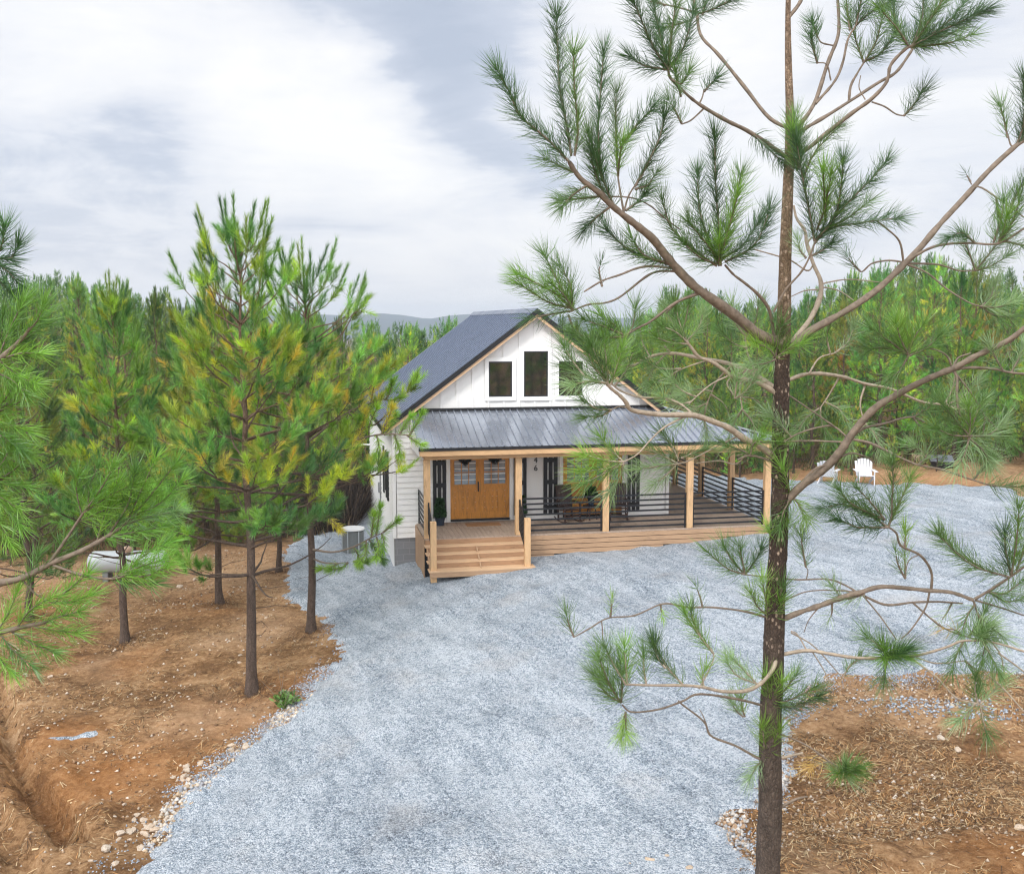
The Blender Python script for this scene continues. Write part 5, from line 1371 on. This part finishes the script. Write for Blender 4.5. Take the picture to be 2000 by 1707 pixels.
s .2 p 50: 1905,1374 1890,1390 1880,1400
t 4 3 .2: 1577,1272 1558,1240 1545,1232
t 4 2 .1: 1545,1235 1591,1263 1638,1315 1655,1330
s .1 g 40: 1648,1320 1660,1300 1675,1290
t 4 3 .2: 1790,1284 1830,1295 1885,1290
s .1 g 48: 1885,1290 1905,1310 1910,1335
t 4 2.5 .1: 1939,1256 1955,1280 1960,1310
t 4 3 -.2: 1920,1310 1960,1345 2005,1395
t 4 3 .2: 1950,1275 1985,1300 2010,1320
t 3 2 .1: 1585,1270 1610,1310 1625,1345
B 6 3 -.5: 1505,1206 1492,1204 1450,1193 1389,1186 1342,1186 1295,1179 1239,1202 1187,1207 1150,1228 1121,1244
s -.1 g 44 1.2: 1121,1244 1112,1222 1108,1208
s -.1 v 30 .9: 1192,1206 1194,1188 1195,1178
s .1 v 26 .9: 1290,1180 1291,1188 1292,1195
s .1 g 34 .6: 1372,1186 1368,1168 1362,1152
t 3 2 -.2: 1175,1212 1177,1235 1177,1250
B 12 5 -.6 twigpale: 1512,1256 1511,1263 1514,1296 1492,1329 1459,1348 1412,1350 1370,1341 1328,1338 1272,1338 1220,1336
s -.2 g 50: 1222,1337 1200,1300 1185,1272
s .2 b 50: 1225,1337 1222,1300 1220,1275
s .2 g 46: 1262,1336 1258,1310 1257,1285
s -.1 g 46: 1335,1338 1305,1305 1280,1265
s .2 d 46: 1300,1305 1285,1285 1278,1262
s .1 v 42: 1375,1343 1372,1325 1375,1315
t 4 2 .2: 1365,1345 1384,1310 1394,1277 1370,1245
s -.2 b 48: 1394,1277 1365,1240 1342,1205
s .1 g 46: 1370,1245 1355,1215 1350,1195
s .1 p 44: 1478,1335 1450,1305 1435,1290
s -.2 p 44: 1478,1335 1440,1320 1425,1300
B 7 4 -.45: 1498,1381 1492,1378 1436,1364 1365,1355 1333,1369 1286,1385 1234,1390 1215,1376
s -.2 b 56: 1212,1372 1190,1335 1172,1290
s .1 b 56: 1213,1372 1195,1345 1180,1325
s -.3 g 56: 1213,1372 1215,1335 1212,1300
s .2 g 52: 1213,1372 1185,1355 1165,1325
s .2 v 44: 1222,1390 1217,1410 1214,1430
s -.1 v 44: 1222,1390 1222,1410 1223,1425
s .2 v 42: 1455,1400 1450,1385 1448,1370
s .2 p 42: 1452,1400 1440,1390 1432,1378
B 7 4 -.3: 1495,1486 1478,1479 1436,1456 1389,1437 1375,1409 1333,1376 1325,1368
t 3 2 .2: 1380,1415 1372,1395 1366,1385
B 8 6 .2 twigpale: 1515,1480 1530,1479 1550,1474 1568,1470
B 6 3 -.1 twigpale: 1515,1300 1512,1340 1508,1380 1515,1410 1500,1440
t 4 3 -.1: 1505,1375 1518,1400 1525,1420 1510,1450
B 9 5 .2: 1518,1580 1530,1573 1555,1560 1577,1555
B 7 4 -.5: 1515,1195 1505,1196 1500,1200
s -.5 v 52: 1500,1200 1495,1170 1490,1140
s -.3 g 50: 1502,1200 1520,1170 1528,1150
s -.5 v 50: 1500,1202 1480,1185 1470,1165
s -.4 b 50: 1502,1202 1515,1190 1520,1180
B 7 4 -.5: 1508,1375 1500,1375 1496,1378
s -.5 b 50: 1498,1375 1500,1350 1498,1330
s -.4 g 50: 1500,1375 1540,1368 1585,1345
s -.2 d 46: 1500,1378 1550,1380 1590,1365
s -.5 v 50: 1498,1378 1515,1350 1525,1335
s -.3 g 46: 1500,1375 1530,1350 1550,1325
B 5 3 -.5: 1505,1475 1498,1478 1494,1480
s -.5 v 52: 1495,1478 1492,1450 1490,1425
s -.4 v 50: 1496,1478 1510,1450 1520,1430
s -.4 p 48: 1495,1480 1478,1495 1470,1510
B 5 3 -.2: 1512,1432 1535,1437 1577,1456 1624,1489 1640,1500
o 58 g: 1648,1504
o 54 b: 1650,1508
o 50 p: 1640,1510
s .2 o 46 .9: 1620,1487 1605,1490 1590,1495
s .1 o 44 .8: 1600,1472 1590,1480 1585,1490
B 4 3 -.4: 1530,970 1540,965 1548,968
s -.5 b 52: 1545,968 1538,945 1530,920
s -.4 v 50: 1545,968 1560,985 1570,1005
s -.4 g 50: 1545,970 1530,1000 1525,1020
B 5 3 .3: 1513,1065 1520,1062 1530,1060
s -.4 v 44: 1520,1064 1510,1050 1503,1040
s -.3 b 46: 1520,1064 1530,1045 1535,1032
"""
traced(hold, BR, ZP, [(x, y) for x, y, w in TR] + [(x + dx, y) for x, y, w in TR for dx in (-w * .3, w * .3)], M['twig'], 43, .0040, 1.7, 5, TINT)
for ch in list(hold.children):
    ch.parent = fp; ch.matrix_parent_inverse = Matrix.Translation(-Vector(fp.location))
bpy.data.objects.remove(hold)

# near pine at the left edge: its trunk stands just outside the picture, boughs reach in
ZL = 8.2
q_ = at(-420, 1400, ZL); gl = float(Hat(q_[0], ZL))
lp = empty('pine_tree', (float(q_[0]), ZL, gl)); tag(lp, 'bright green pine boughs reaching in from the left edge of the picture', 'pine tree')
tt = [(-405, y) for y in range(1700, -100, -60)]
P3 = np.array([[q_[0], ZL, gl - .3]] + [[at(x, y, ZL)[0] + .02 * math.sin(y * .01), ZL, at(x, y, ZL)[2]] for x, y in tt])
cp = crom(P3, 60); v, f = tube(cp, np.linspace(.15, .03, 60), 14); link('trunk', tri_mesh('trunk', v - np.array(lp.location), np.array(f)), M['bark2'], lp, True)
hold = empty('hold')
LB = """
B 20 8 .10: -400,1290 -250,1190 -120,1150 0,1138 49,1126 98,1101 164,1073 221,1040 270,1003
s -.2 b: 262,1005 300,960 338,912
s .2 b: 255,1010 310,985 345,950
s -.3 v: 250,1015 275,960 300,905
s .2 p: 240,1025 290,1010 335,1000
s -.2 g: 215,1040 250,985 262,930
s .2 b: 200,1050 260,1040 310,1030
s -.1 v: 190,1055 205,1005 225,955
t 9 5 -.2: 98,1098 135,1044 172,987
s -.2 b: 172,990 200,950 220,915
s .2 g: 172,990 175,950 190,915
s .1 v: 165,1000 210,970 250,950
s -.3 b: 160,1005 150,965 150,935
s .2 v: 150,1020 195,1000 225,985
t 8 5 -.2: 104,1104 164,1124 221,1130 250,1120
s -.2 b: 221,1128 265,1110 310,1095
s .2 b: 240,1124 280,1085 318,1065
s -.2 v: 235,1126 285,1125 320,1110
s .2 g: 215,1130 255,1140 290,1140
t 6 3 .2: 40,1128 70,1160 110,1180
s -.3 b: 105,1178 135,1150 165,1125
s .2 v: 100,1178 140,1175 170,1165
s -.1 g: 60,1150 60,1120 70,1095
s .2 g: 75,1120 110,1090 120,1070
B 22 8 -.1: -400,1000 -250,860 -120,770 -40,720 0,700 35,670 60,640
s -.2 b: 40,660 70,630 82,605
s .2 g: 20,680 60,655 78,640
s -.2 v: 5,700 40,690 70,690
s .2 b: 0,690 20,640 40,600
s .2 g: -20,715 0,670 5,620
s -.3 v: 0,705 30,730 60,745
s -.3 b: -30,720 20,740 45,765
B 22 8 .05: -400,1120 -250,960 -130,880 -60,840 0,800 30,780
s -.2 b: -10,805 30,790 55,770
s .2 v: -20,815 20,830 45,840
s -.2 b: -20,815 10,780 30,750
s -.2 g: -40,830 0,850 30,870
s .2 b: -60,845 -10,880 20,905
s .2 v: -20,830 25,860 50,880
B 20 8 .1: -400,1180 -250,1060 -120,980 -50,950 0,935 20,925
s -.2 v: -10,938 25,920 45,895
s .2 b: -20,940 20,945 45,950
s -.2 v: -40,950 0,970 30,990
s .2 b: -30,950 10,990 35,1020
s -.2 b: -30,950 0,910 15,885
s .2 v: -60,965 -10,1010 15,1050
B 20 8 .1: -400,1350 -250,1300 -100,1260 -20,1240 40,1225 90,1215
s -.2 b: 80,1218 115,1205 150,1195
s .2 v: 60,1222 100,1230 140,1235
s -.2 v: 30,1230 60,1190 95,1170
s .2 b: 20,1232 60,1255 95,1270
s -.2 g: 0,1238 30,1275 55,1295
s .2 v: -10,1240 15,1200 30,1165
s -.2 v: -20,1240 -5,1280 15,1305
B 20 8 .15: -400,760 -250,640 -120,560 -60,520 -20,500 5,485
s -.2 d: -10,500 5,475 8,455
s .2 d: -20,505 20,505 30,490
s -.2 d: -20,505 15,530 28,545
s -.2 d: -30,520 0,550 20,570
"""
traced(hold, LB, ZL, tt, M['twig'], 52, .0048, 1.45, 9, {k: c * np.array([1.0, 1.12, 1.0]) for k, c in TINT.items()})
for ch in list(hold.children):
    ch.parent = lp; ch.matrix_parent_inverse = Matrix.Translation(-Vector(lp.location))
bpy.data.objects.remove(hold)

# long boughs of the gravel-edge pine that sweep across the cabin wall
ZB_ = float(T608.location[1])
hold = empty('hold')
BB = """
B 7 2.5 -.25: 606,905 650,880 700,858 750,848 800,850
s -.2 b: 800,850 812,830 822,812
s .2 v: 795,850 808,860 820,866
s -.2 y: 745,848 755,825 765,800
s .2 b: 750,850 762,832 770,815
s -.3 v: 720,852 722,828 735,800
s .2 y: 700,858 708,832 712,810
s -.2 b: 680,865 690,840 700,822
s .3 v: 770,850 778,870 780,885
s -.2 v: 735,850 740,868 735,885
s .2 y: 715,855 700,870 690,885
s -.1 b: 780,850 790,830 800,818
s .2 v: 660,876 665,850 672,830
s -.3 b: 640,885 640,860 648,835
s .2 y: 660,876 650,900 655,915
B 6 2 .1: 606,860 650,825 690,800 730,785 755,778
s -.2 b: 755,778 762,765 765,750
s .2 v: 750,780 765,782 778,778
s -.2 y: 725,788 728,765 735,745
s .2 b: 700,795 705,772 706,755
s -.3 v: 680,805 690,815 705,820
s .2 y: 660,818 668,795 672,775
s -.2 b: 640,832 640,808 645,790
B 6 2 -.2: 606,1072 650,1078 690,1068 725,1050 748,1040
s -.2 b: 748,1040 760,1030 772,1020
s .2 b: 735,1045 738,1020 742,995
s -.2 v: 725,1050 728,1028 730,1010
s .2 b: 745,1042 750,1058 748,1072
s -.3 v: 715,1055 715,1078 705,1095
s .2 b: 690,1068 700,1085 702,1100
s -.2 v: 735,1048 740,1065 735,1085
s .2 d: 720,1052 735,1075 745,1090
B 5 2 -.1: 606,1088 630,1098 655,1100 680,1098
s -.2 b: 680,1098 668,1108 650,1112
s .2 v: 660,1100 645,1108 630,1110
s -.2 g: 690,1096 700,1100 712,1098
B 5 2 .2: 606,1030 575,1022 545,1020
s .2 v: 545,1020 530,1010 515,1000
s -.2 b: 560,1020 555,1000 548,985
B 5 2 .1: 606,1018 640,1008 665,1002
s .2 b: 650,1006 655,990 660,975
s -.2 v: 630,1012 628,995 632,980
s .2 y: 640,1010 650,1020 660,1030
"""
traced(hold, BB, ZB_, [(608 - (1235 - y) * .01, y) for y in range(800, 1235, 12)], M['twig'], 19, .0095, 3.6, 17, {k: c * np.array([1.3, 1.25, .9]) for k, c in TINT.items()})
for ch in list(hold.children):
    ch.parent = T608; ch.matrix_parent_inverse = Matrix.Translation(-Vector(T608.location))
bpy.data.objects.remove(hold)
# ------------------------------------------------------------------ rocks, litter, undergrowth, haze
def rock_mesh(seed):
    rg = np.random.default_rng(seed); import bmesh
    bm = bmesh.new(); bmesh.ops.create_icosphere(bm, subdivisions=2, radius=1.0)
    pl = [(rg.normal(size=3), rg.uniform(.42, .9)) for _ in range(11)]
    for v in bm.verts:
        c = np.array(v.co)
        for n_, d in pl:
            n_ = n_ / np.linalg.norm(n_); e = c @ n_ - d
            if e > 0: c = c - n_ * e
        c = c * (1 + rg.normal(0, .05)); v.co = c * np.array([1.0, .8, .6])
    me = bpy.data.meshes.new('rock'); bm.to_mesh(me); bm.free(); me.materials.append(M['rock']); return me
ROCKS = [rock_mesh(k) for k in range(7)]
rk = np.random.default_rng(12)
def rock(px, py, size_px, label, group):
    g = ground_px(px, py); s = size_px * .5 * g[1] / FOC
    o = bpy.data.objects.new('rock', ROCKS[rk.integers(7)]); COL.objects.link(o)
    o.location = (g[0], g[1], float(Hat(g[0], g[1])) + s * rk.uniform(-.12, .2)); o.scale = (s, s * rk.uniform(.8, 1.2), s * rk.uniform(.8, 1.2)); o.rotation_euler = (rk.normal(0, .2), rk.normal(0, .2), rk.random() * 6.28)
    tag(o, label, 'rock', group)
cl = [((268, 1610), 38, 34, 34), ((345, 1510), 20, 12, 8), ((395, 1525), 40, 16, 20), ((480, 1460), 34, 10, 10), ((365, 1490), 22, 14, 8)]
for (cx, cy), rx, ry, n in cl:
    for k in range(n):
        rock(cx + rk.normal(0, rx * .6), cy + rk.normal(0, ry * .6), 7 + 22 * rk.random() ** 2.2 * (1.0 if cy > 1480 else .8), 'pale rock in the rubble pile along the left edge of the gravel drive', 'pale rocks along the left gravel edge')
rock(210, 1664, 38, 'large flat pale rock lying by the gravel corner at bottom left', None)
for x_, y_, s_ in [(178, 1690, 24), (226, 1695, 20), (252, 1640, 16), (145, 1612, 17), (150, 1630, 18), (60, 1632, 16), (22, 1612, 14), (100, 1330, 14), (50, 1325, 14), (230, 1335, 14), (52, 1328, 10), (160, 1380, 8), (120, 1500, 8), (20, 1650, 10), (85, 1560, 8), (135, 1520, 7), (330, 1385, 7), (700, 1500, 1)][:-1]:
    rock(x_, y_, s_, 'pale stone lying loose on the orange dirt at lower left', 'loose stones on the left dirt')
for x_, y_, s_ in [(470, 1280, 12), (468, 1296, 12), (326, 1240, 8), (425, 1192, 12), (350, 1145, 22), (380, 1135, 14), (300, 1240, 9), (262, 1255, 10), (275, 1245, 7), (520, 1205, 10), (465, 1210, 9), (610, 1250, 10), (575, 1250, 8), (620, 1330, 12), (660, 1335, 11), (645, 1345, 9), (600, 1340, 8), (280, 1230, 8), (512, 1262, 7), (370, 1265, 7), (415, 1340, 6), (390, 1200, 7)]:
    rock(x_, y_, s_, 'small pale stone scattered between the pine trunks on the dirt', 'small stones between the pine trunks')
for x_, y_, s_ in [(1230, 1695, 26), (1270, 1688, 34), (1300, 1680, 24), (1250, 1700, 22), (1345, 1700, 30), (1388, 1697, 34), (1420, 1640, 16), (1290, 1702, 20), (1365, 1655, 12), (1440, 1690, 18), (1320, 1706, 16)]:
    rock(x_, y_, s_, 'pale rock on the gravel at the bottom edge left of the near pine trunk', 'pale rocks at the bottom edge of the drive')
for x_, y_, s_ in [(1840, 1448, 24), (1870, 1476, 22), (1975, 1510, 14), (1720, 1590, 22), (1990, 1620, 30), (1860, 1380, 16), (1700, 1400, 12), (1960, 1390, 10), (1820, 1665, 12), (1765, 1340, 10), (1640, 1680, 12), (1600, 1450, 10)]:
    rock(x_, y_, s_, 'brown-tinted stone on the bare dirt right of the near pine trunk', 'stones on the right dirt')

def scatter_pts(n, poly_px, seed, keepf):
    rg = np.random.default_rng(seed); P = np.array([ground_px(*p)[:2] for p in poly_px]); lo, hi = P.min(0), P.max(0); out = []
    while len(out) < n:
        q = lo + (hi - lo) * rg.random((4000, 2)); q = q[rg.random(4000) < np.clip(.35 + 2.2 * fbm(q[:, 0] * .9 + seed, q[:, 1] * .9, 3), .06, 1)]; sdv = poly_sd(q[:, 0], q[:, 1], P); ok = (sdv > 0) & keepf(q[:, 0], q[:, 1])
        out += list(q[ok])
    return np.array(out[:n])
gmf = lambda x, y: poly_sd(x, y, gravel_poly) < .15
LEFTD = [(-150, 1720), (-150, 1080), (400, 1075), (560, 1080), (560, 1150), (680, 1260), (560, 1400), (250, 1720)]
RIGHTD = [(1440, 1720), (1520, 1330), (2150, 1320), (2150, 1720)]
rs_ = np.random.default_rng(77)
def straw(n, poly, seed, l0, l1, w, name, label, tones):
    q = scatter_pts(n, poly, seed, gmf); a = rs_.random(n) * 6.28; L = rs_.uniform(l0, l1, n); z = Hat(q[:, 0], q[:, 1])
    d = np.stack([np.cos(a), np.sin(a)], -1); p0 = q - d * L[:, None] / 2; p1 = q + d * L[:, None] / 2; s = np.stack([-d[:, 1], d[:, 0]], -1) * w * .5
    h0 = rs_.uniform(.005, .035, n); h1 = rs_.uniform(.005, .05, n)
    mk = lambda p, h: np.column_stack([p, Hat(p[:, 0], p[:, 1]) + h])
    v = np.stack([mk(p0 - s, h0), mk(p0 + s, h0 + .004), mk(p1 + s, h1), mk(p1 - s, h1 + .004)], 1).reshape(-1, 3); f = np.arange(n)[:, None] * 4 + [0, 1, 2, 3]
    c = np.array(tones)[rs_.integers(len(tones), size=n)] * rs_.uniform(.6, 1.25, (n, 1))
    tag(link(name, tri_mesh(name, v, f, np.repeat(c, 4, 0)), M['straw']), label, 'litter', None, 'stuff')
m, nt, b = mat('dry_straw'); nt.links.new(nd(nt, 'ShaderNodeAttribute', attribute_name='tint').outputs['Color'], b.inputs['Base Color']); b.inputs['Roughness'].default_value = .9; M['straw'] = m
ST = [(.46, .30, .145), (.32, .19, .085), (.18, .095, .04), (.54, .40, .23), (.075, .042, .02), (.40, .205, .075)]
straw(15000, LEFTD, 1, .04, .20, .011, 'pine_straw', 'dry pine straw strewn over the left dirt clearing', ST)
straw(14000, RIGHTD, 2, .03, .18, .009, 'wood_chips', 'wood chips and straw strewn over the right dirt patch', ST)
# dark needle litter added round each trunk foot as soft contact shade
q = []
for px_, py_, w_ in [(493, 1352, .38), (608, 1233, .38), (245, 1253, .3), (432, 1184, .3), (545, 1120, .3), (60, 1215, .3)]:
    g_ = ground_px(px_, py_)[:2]; q.append(g_ + rs_.normal(0, w_, (260, 2)))
q = np.vstack(q); n = len(q); a = rs_.random(n) * 6.28; L = rs_.uniform(.05, .2, n); d = np.stack([np.cos(a), np.sin(a)], -1); sN = np.stack([-d[:, 1], d[:, 0]], -1) * .006
mk = lambda p, h: np.column_stack([p, Hat(p[:, 0], p[:, 1]) + h]); h0 = rs_.uniform(.004, .06, n); h1 = rs_.uniform(.004, .07, n)
p0 = q - d * L[:, None] / 2; p1 = q + d * L[:, None] / 2
v = np.stack([mk(p0 - sN, h0), mk(p0 + sN, h0 + .004), mk(p1 + sN, h1), mk(p1 - sN, h1 + .004)], 1).reshape(-1, 3)
cc_ = np.array([(.20, .10, .04), (.12, .06, .028), (.30, .16, .065), (.07, .04, .02)])[rs_.integers(4, size=n)]
tag(link('contact_shade_litter', tri_mesh('contact_shade_litter', v, np.arange(n)[:, None] * 4 + [0, 1, 2, 3], np.repeat(cc_, 4, 0)), M['straw']), 'brown needle litter added as contact shade round the trunks in the clearing', 'litter', None, 'stuff')
def pebbles(n, poly, seed, r0, r1, name, label, tones, keepf):
    q = scatter_pts(n, poly, seed, keepf); rg = np.random.default_rng(seed); r = rg.uniform(r0, r1, n) ** 1.0; z = Hat(q[:, 0], q[:, 1])
    O = np.array([(1, 0, 0), (0, 1, 0), (-1, 0, 0), (0, -1, 0), (0, 0, .8), (0, 0, -.5)], float)
    J = O[None] * (1 + rg.normal(0, .28, (n, 6, 1))); a = rg.random(n) * 6.28; ca, sa = np.cos(a)[:, None], np.sin(a)[:, None]
    x = J[:, :, 0] * ca - J[:, :, 1] * sa; y = (J[:, :, 0] * sa + J[:, :, 1] * ca) * .8; J = np.stack([x, y, J[:, :, 2]], -1) * r[:, None, None]
    v = (J + np.column_stack([q, z + r * .3])[:, None, :]).reshape(-1, 3)
    f0 = np.array([(0, 1, 4), (1, 2, 4), (2, 3, 4), (3, 0, 4), (1, 0, 5), (2, 1, 5), (3, 2, 5), (0, 3, 5)]); f = (np.arange(n)[:, None, None] * 6 + f0).reshape(-1, 3)
    c = np.array(tones)[rg.integers(len(tones), size=n)] * rg.uniform(.7, 1.2, (n, 1))
    tag(link(name, tri_mesh(name, v, f, np.repeat(c, 6, 0)), M['straw']), label, 'pebbles', None, 'stuff')
PB = [(.50, .40, .30), (.42, .29, .18), (.30, .18, .10), (.58, .50, .41), (.20, .115, .06)]
pebbles(2600, LEFTD, 3, .012, .045, 'pebbles', 'small pale pebbles in the left dirt', PB, gmf)
pebbles(2200, RIGHTD, 4, .010, .040, 'pebbles', 'small pebbles in the right dirt', PB, gmf)
edge = lambda x, y: np.abs(poly_sd(x, y, gravel_poly) - .0) < .30 * np.clip(fbm(x * .9 + 3, y * .9, 3) * 3.0, 0, 1.4)
pebbles(800, [(150, 1720), (250, 1500), (560, 1380), (700, 1300), (700, 1330), (500, 1480), (320, 1720)], 5, .012, .055, 'rubble', 'pale rubble spilling along the left gravel edge', [(.52, .44, .35), (.60, .56, .50), (.44, .33, .22), (.36, .36, .38)], edge)
pebbles(900, [(1150, 1720), (1350, 1600), (1500, 1400), (1600, 1320), (1640, 1340), (1560, 1420), (1520, 1720)], 6, .012, .05, 'rubble', 'gravel and chips spilling along the right gravel edge', [(.40, .40, .41), (.52, .48, .43), (.36, .24, .15)], edge)
GS = [(.34, .385, .44), (.25, .29, .345), (.48, .52, .57), (.10, .12, .15), (.17, .20, .245)]
pebbles(26000, [(260, 1720), (420, 1500), (640, 1330), (900, 1200), (1500, 1150), (1500, 1500), (1400, 1720)], 8, .007, .019, 'loose_gravel', 'loose blue-grey stones lying on the gravel drive', GS, lambda x, y: poly_sd(x, y, gravel_poly) > .05)

edge2 = lambda x, y: np.abs(poly_sd(x, y, gravel_poly) + .12) < .12 + .5 * np.random.default_rng(31).random(x.shape) ** 2
pebbles(5000, [(150, 1720), (250, 1500), (540, 1380), (640, 1200), (540, 1080), (620, 1080), (700, 1280), (500, 1480), (320, 1720)], 16, .009, .026, 'loose_gravel', 'grey gravel spilling onto the dirt along the left edge of the drive', GS[:3], edge2)
pebbles(3500, [(1380, 1720), (1420, 1560), (1520, 1380), (1600, 1310), (2100, 1310), (2100, 1350), (1640, 1350), (1560, 1420), (1520, 1720)], 17, .009, .026, 'loose_gravel', 'grey gravel spilling onto the dirt along the right edge of the drive', GS[:3], edge2)
pebbles(500, [(1560, 1378), (1700, 1366), (1900, 1362), (2100, 1372), (2100, 1402), (1850, 1404), (1700, 1398), (1600, 1400)], 15, .012, .04, 'loose_gravel', 'grey gravel spilled across the right dirt patch', GS[:3], gmf)
# dead brush and undergrowth at the foot of the trees
def brush(n, region, seed, h0, h1, name, label, tones, w=.012):
    rg = np.random.default_rng(seed); q = []
    while len(q) < n:
        x, y = region(rg)
        if in_wood(x, y - .6) or (-9.4 < x < -6.2 and 38.6 < y < 46): q.append((x, y))
    q = np.array(q); hgt = rg.uniform(h0, h1, n); B = np.column_stack([q, Hat(q[:, 0], q[:, 1]) - .03]); D = np.column_stack([rg.normal(0, .5, (n, 2)), np.ones(n)]); D /= np.linalg.norm(D, axis=1, keepdims=True)
    T = B + D * hgt[:, None]; Mi = (B + T) / 2 + rg.normal(0, .07, (n, 3)); s = rg.normal(size=(n, 3)); s[:, 2] = 0; s /= np.linalg.norm(s, axis=1, keepdims=True); s *= w
    v = np.stack([B - s, B + s, Mi + s * .7, Mi - s * .7, T], 1).reshape(-1, 3); o = np.arange(n)[:, None] * 5; f = np.concatenate([o + [0, 1, 2], o + [0, 2, 3], o + [3, 2, 4]])
    c = np.array(tones)[rg.integers(len(tones), size=n)] * rg.uniform(.5, 1.3, (n, 1))
    tag(link(name, tri_mesh(name, v, f, np.repeat(c, 5, 0)), M['straw']), label, 'undergrowth', None, 'stuff')
DRY = [(.17, .105, .06), (.24, .165, .09), (.085, .055, .038), (.26, .20, .10), (.12, .13, .05), (.08, .14, .04), (.06, .11, .035)]
brush(15000, lambda r: ((r.random() - .5) * 34 - 22 + 0, 36.5 + 22 * r.random()), 21, .2, .9, 'undergrowth', 'dry brown brush under the pines left of the cabin', DRY, .014)
brush(8000, lambda r: (-6.3 - 3.0 * r.random(), 39.5 + 7 * r.random() ** .8), 22, .3, 2.6, 'shaded_dead_brush', 'bare dead stems coloured dark as canopy shade left of the cabin wall', [(.03, .022, .018), (.05, .035, .027), (.018, .014, .012), (.12, .085, .06)], .016)  # near-black tones put the shade under the trees into the stems
brush(15000, lambda r: (7 + 26 * r.random(), 44 + 14 * r.random()), 23, .2, 1.0, 'undergrowth', 'dry brown and olive brush under the pines behind the gravel yard', DRY, .016)
# small weed by the drive
wd = tag(empty('weed', gpt(560, 1378)), 'leafy green weed with dry stalks at the gravel edge', 'plant')
rg = np.random.default_rng(4); n = 160; th = rg.random(n) * 6.28; P0 = np.column_stack([rg.normal(0, .11, (n, 2)), rg.uniform(0, .22, n)]); D = np.stack([np.cos(th), np.sin(th), rg.uniform(.2, 1.4, n)], -1); D /= np.linalg.norm(D, axis=1, keepdims=True)
sd_ = np.cross(D, rg.normal(size=(n, 3))); sd_ /= np.linalg.norm(sd_, axis=1, keepdims=True); Lf = .16
v = np.stack([P0, P0 + D * Lf * .5 + sd_ * .03, P0 + D * Lf, P0 + D * Lf * .5 - sd_ * .03], 1).reshape(-1, 3); link('foliage', tri_mesh('foliage', v, np.arange(n)[:, None] * 4 + [0, 1, 2, 3], np.repeat(np.array([[.09, .17, .04]]) * rg.uniform(.5, 1.6, (n, 1)), 4, 0)), M['leaf'], wd)
tb_ = Tubes()
for k in range(9):
    a = rg.random() * 6.28; hh = rg.uniform(.35, .9); ln_ = rg.normal(0, .22, 2); tb_.add(np.array([[.2 * math.cos(a), .2 * math.sin(a), -.02], [.2 * math.cos(a) + ln_[0] * .4, .2 * math.sin(a) + ln_[1] * .4, hh * .5], [.2 * math.cos(a) + ln_[0], .2 * math.sin(a) + ln_[1], hh]]), np.array([.008, .006, .004]), 4)
tb_.build('stalks', M['twig'], wd)

# haze: one closed box round camera and scene
h = HB(); h.box(-4300, 4300, -600, 4300, float(H.min()) - 60, 75); hz_ = h.build('haze', None)
m = bpy.data.materials.new('air'); m.use_nodes = True; nt = m.node_tree; nt.nodes.clear()
pv = nd(nt, 'ShaderNodeVolumePrincipled', {'Color': (.80, .89, 1.0, 1), 'Density': 0.00032, 'Anisotropy': .1})
nt.links.new(pv.outputs[0], nd(nt, 'ShaderNodeOutputMaterial').inputs['Volume'])
hz_.data.materials.append(m); tag(hz_, kind='stuff')
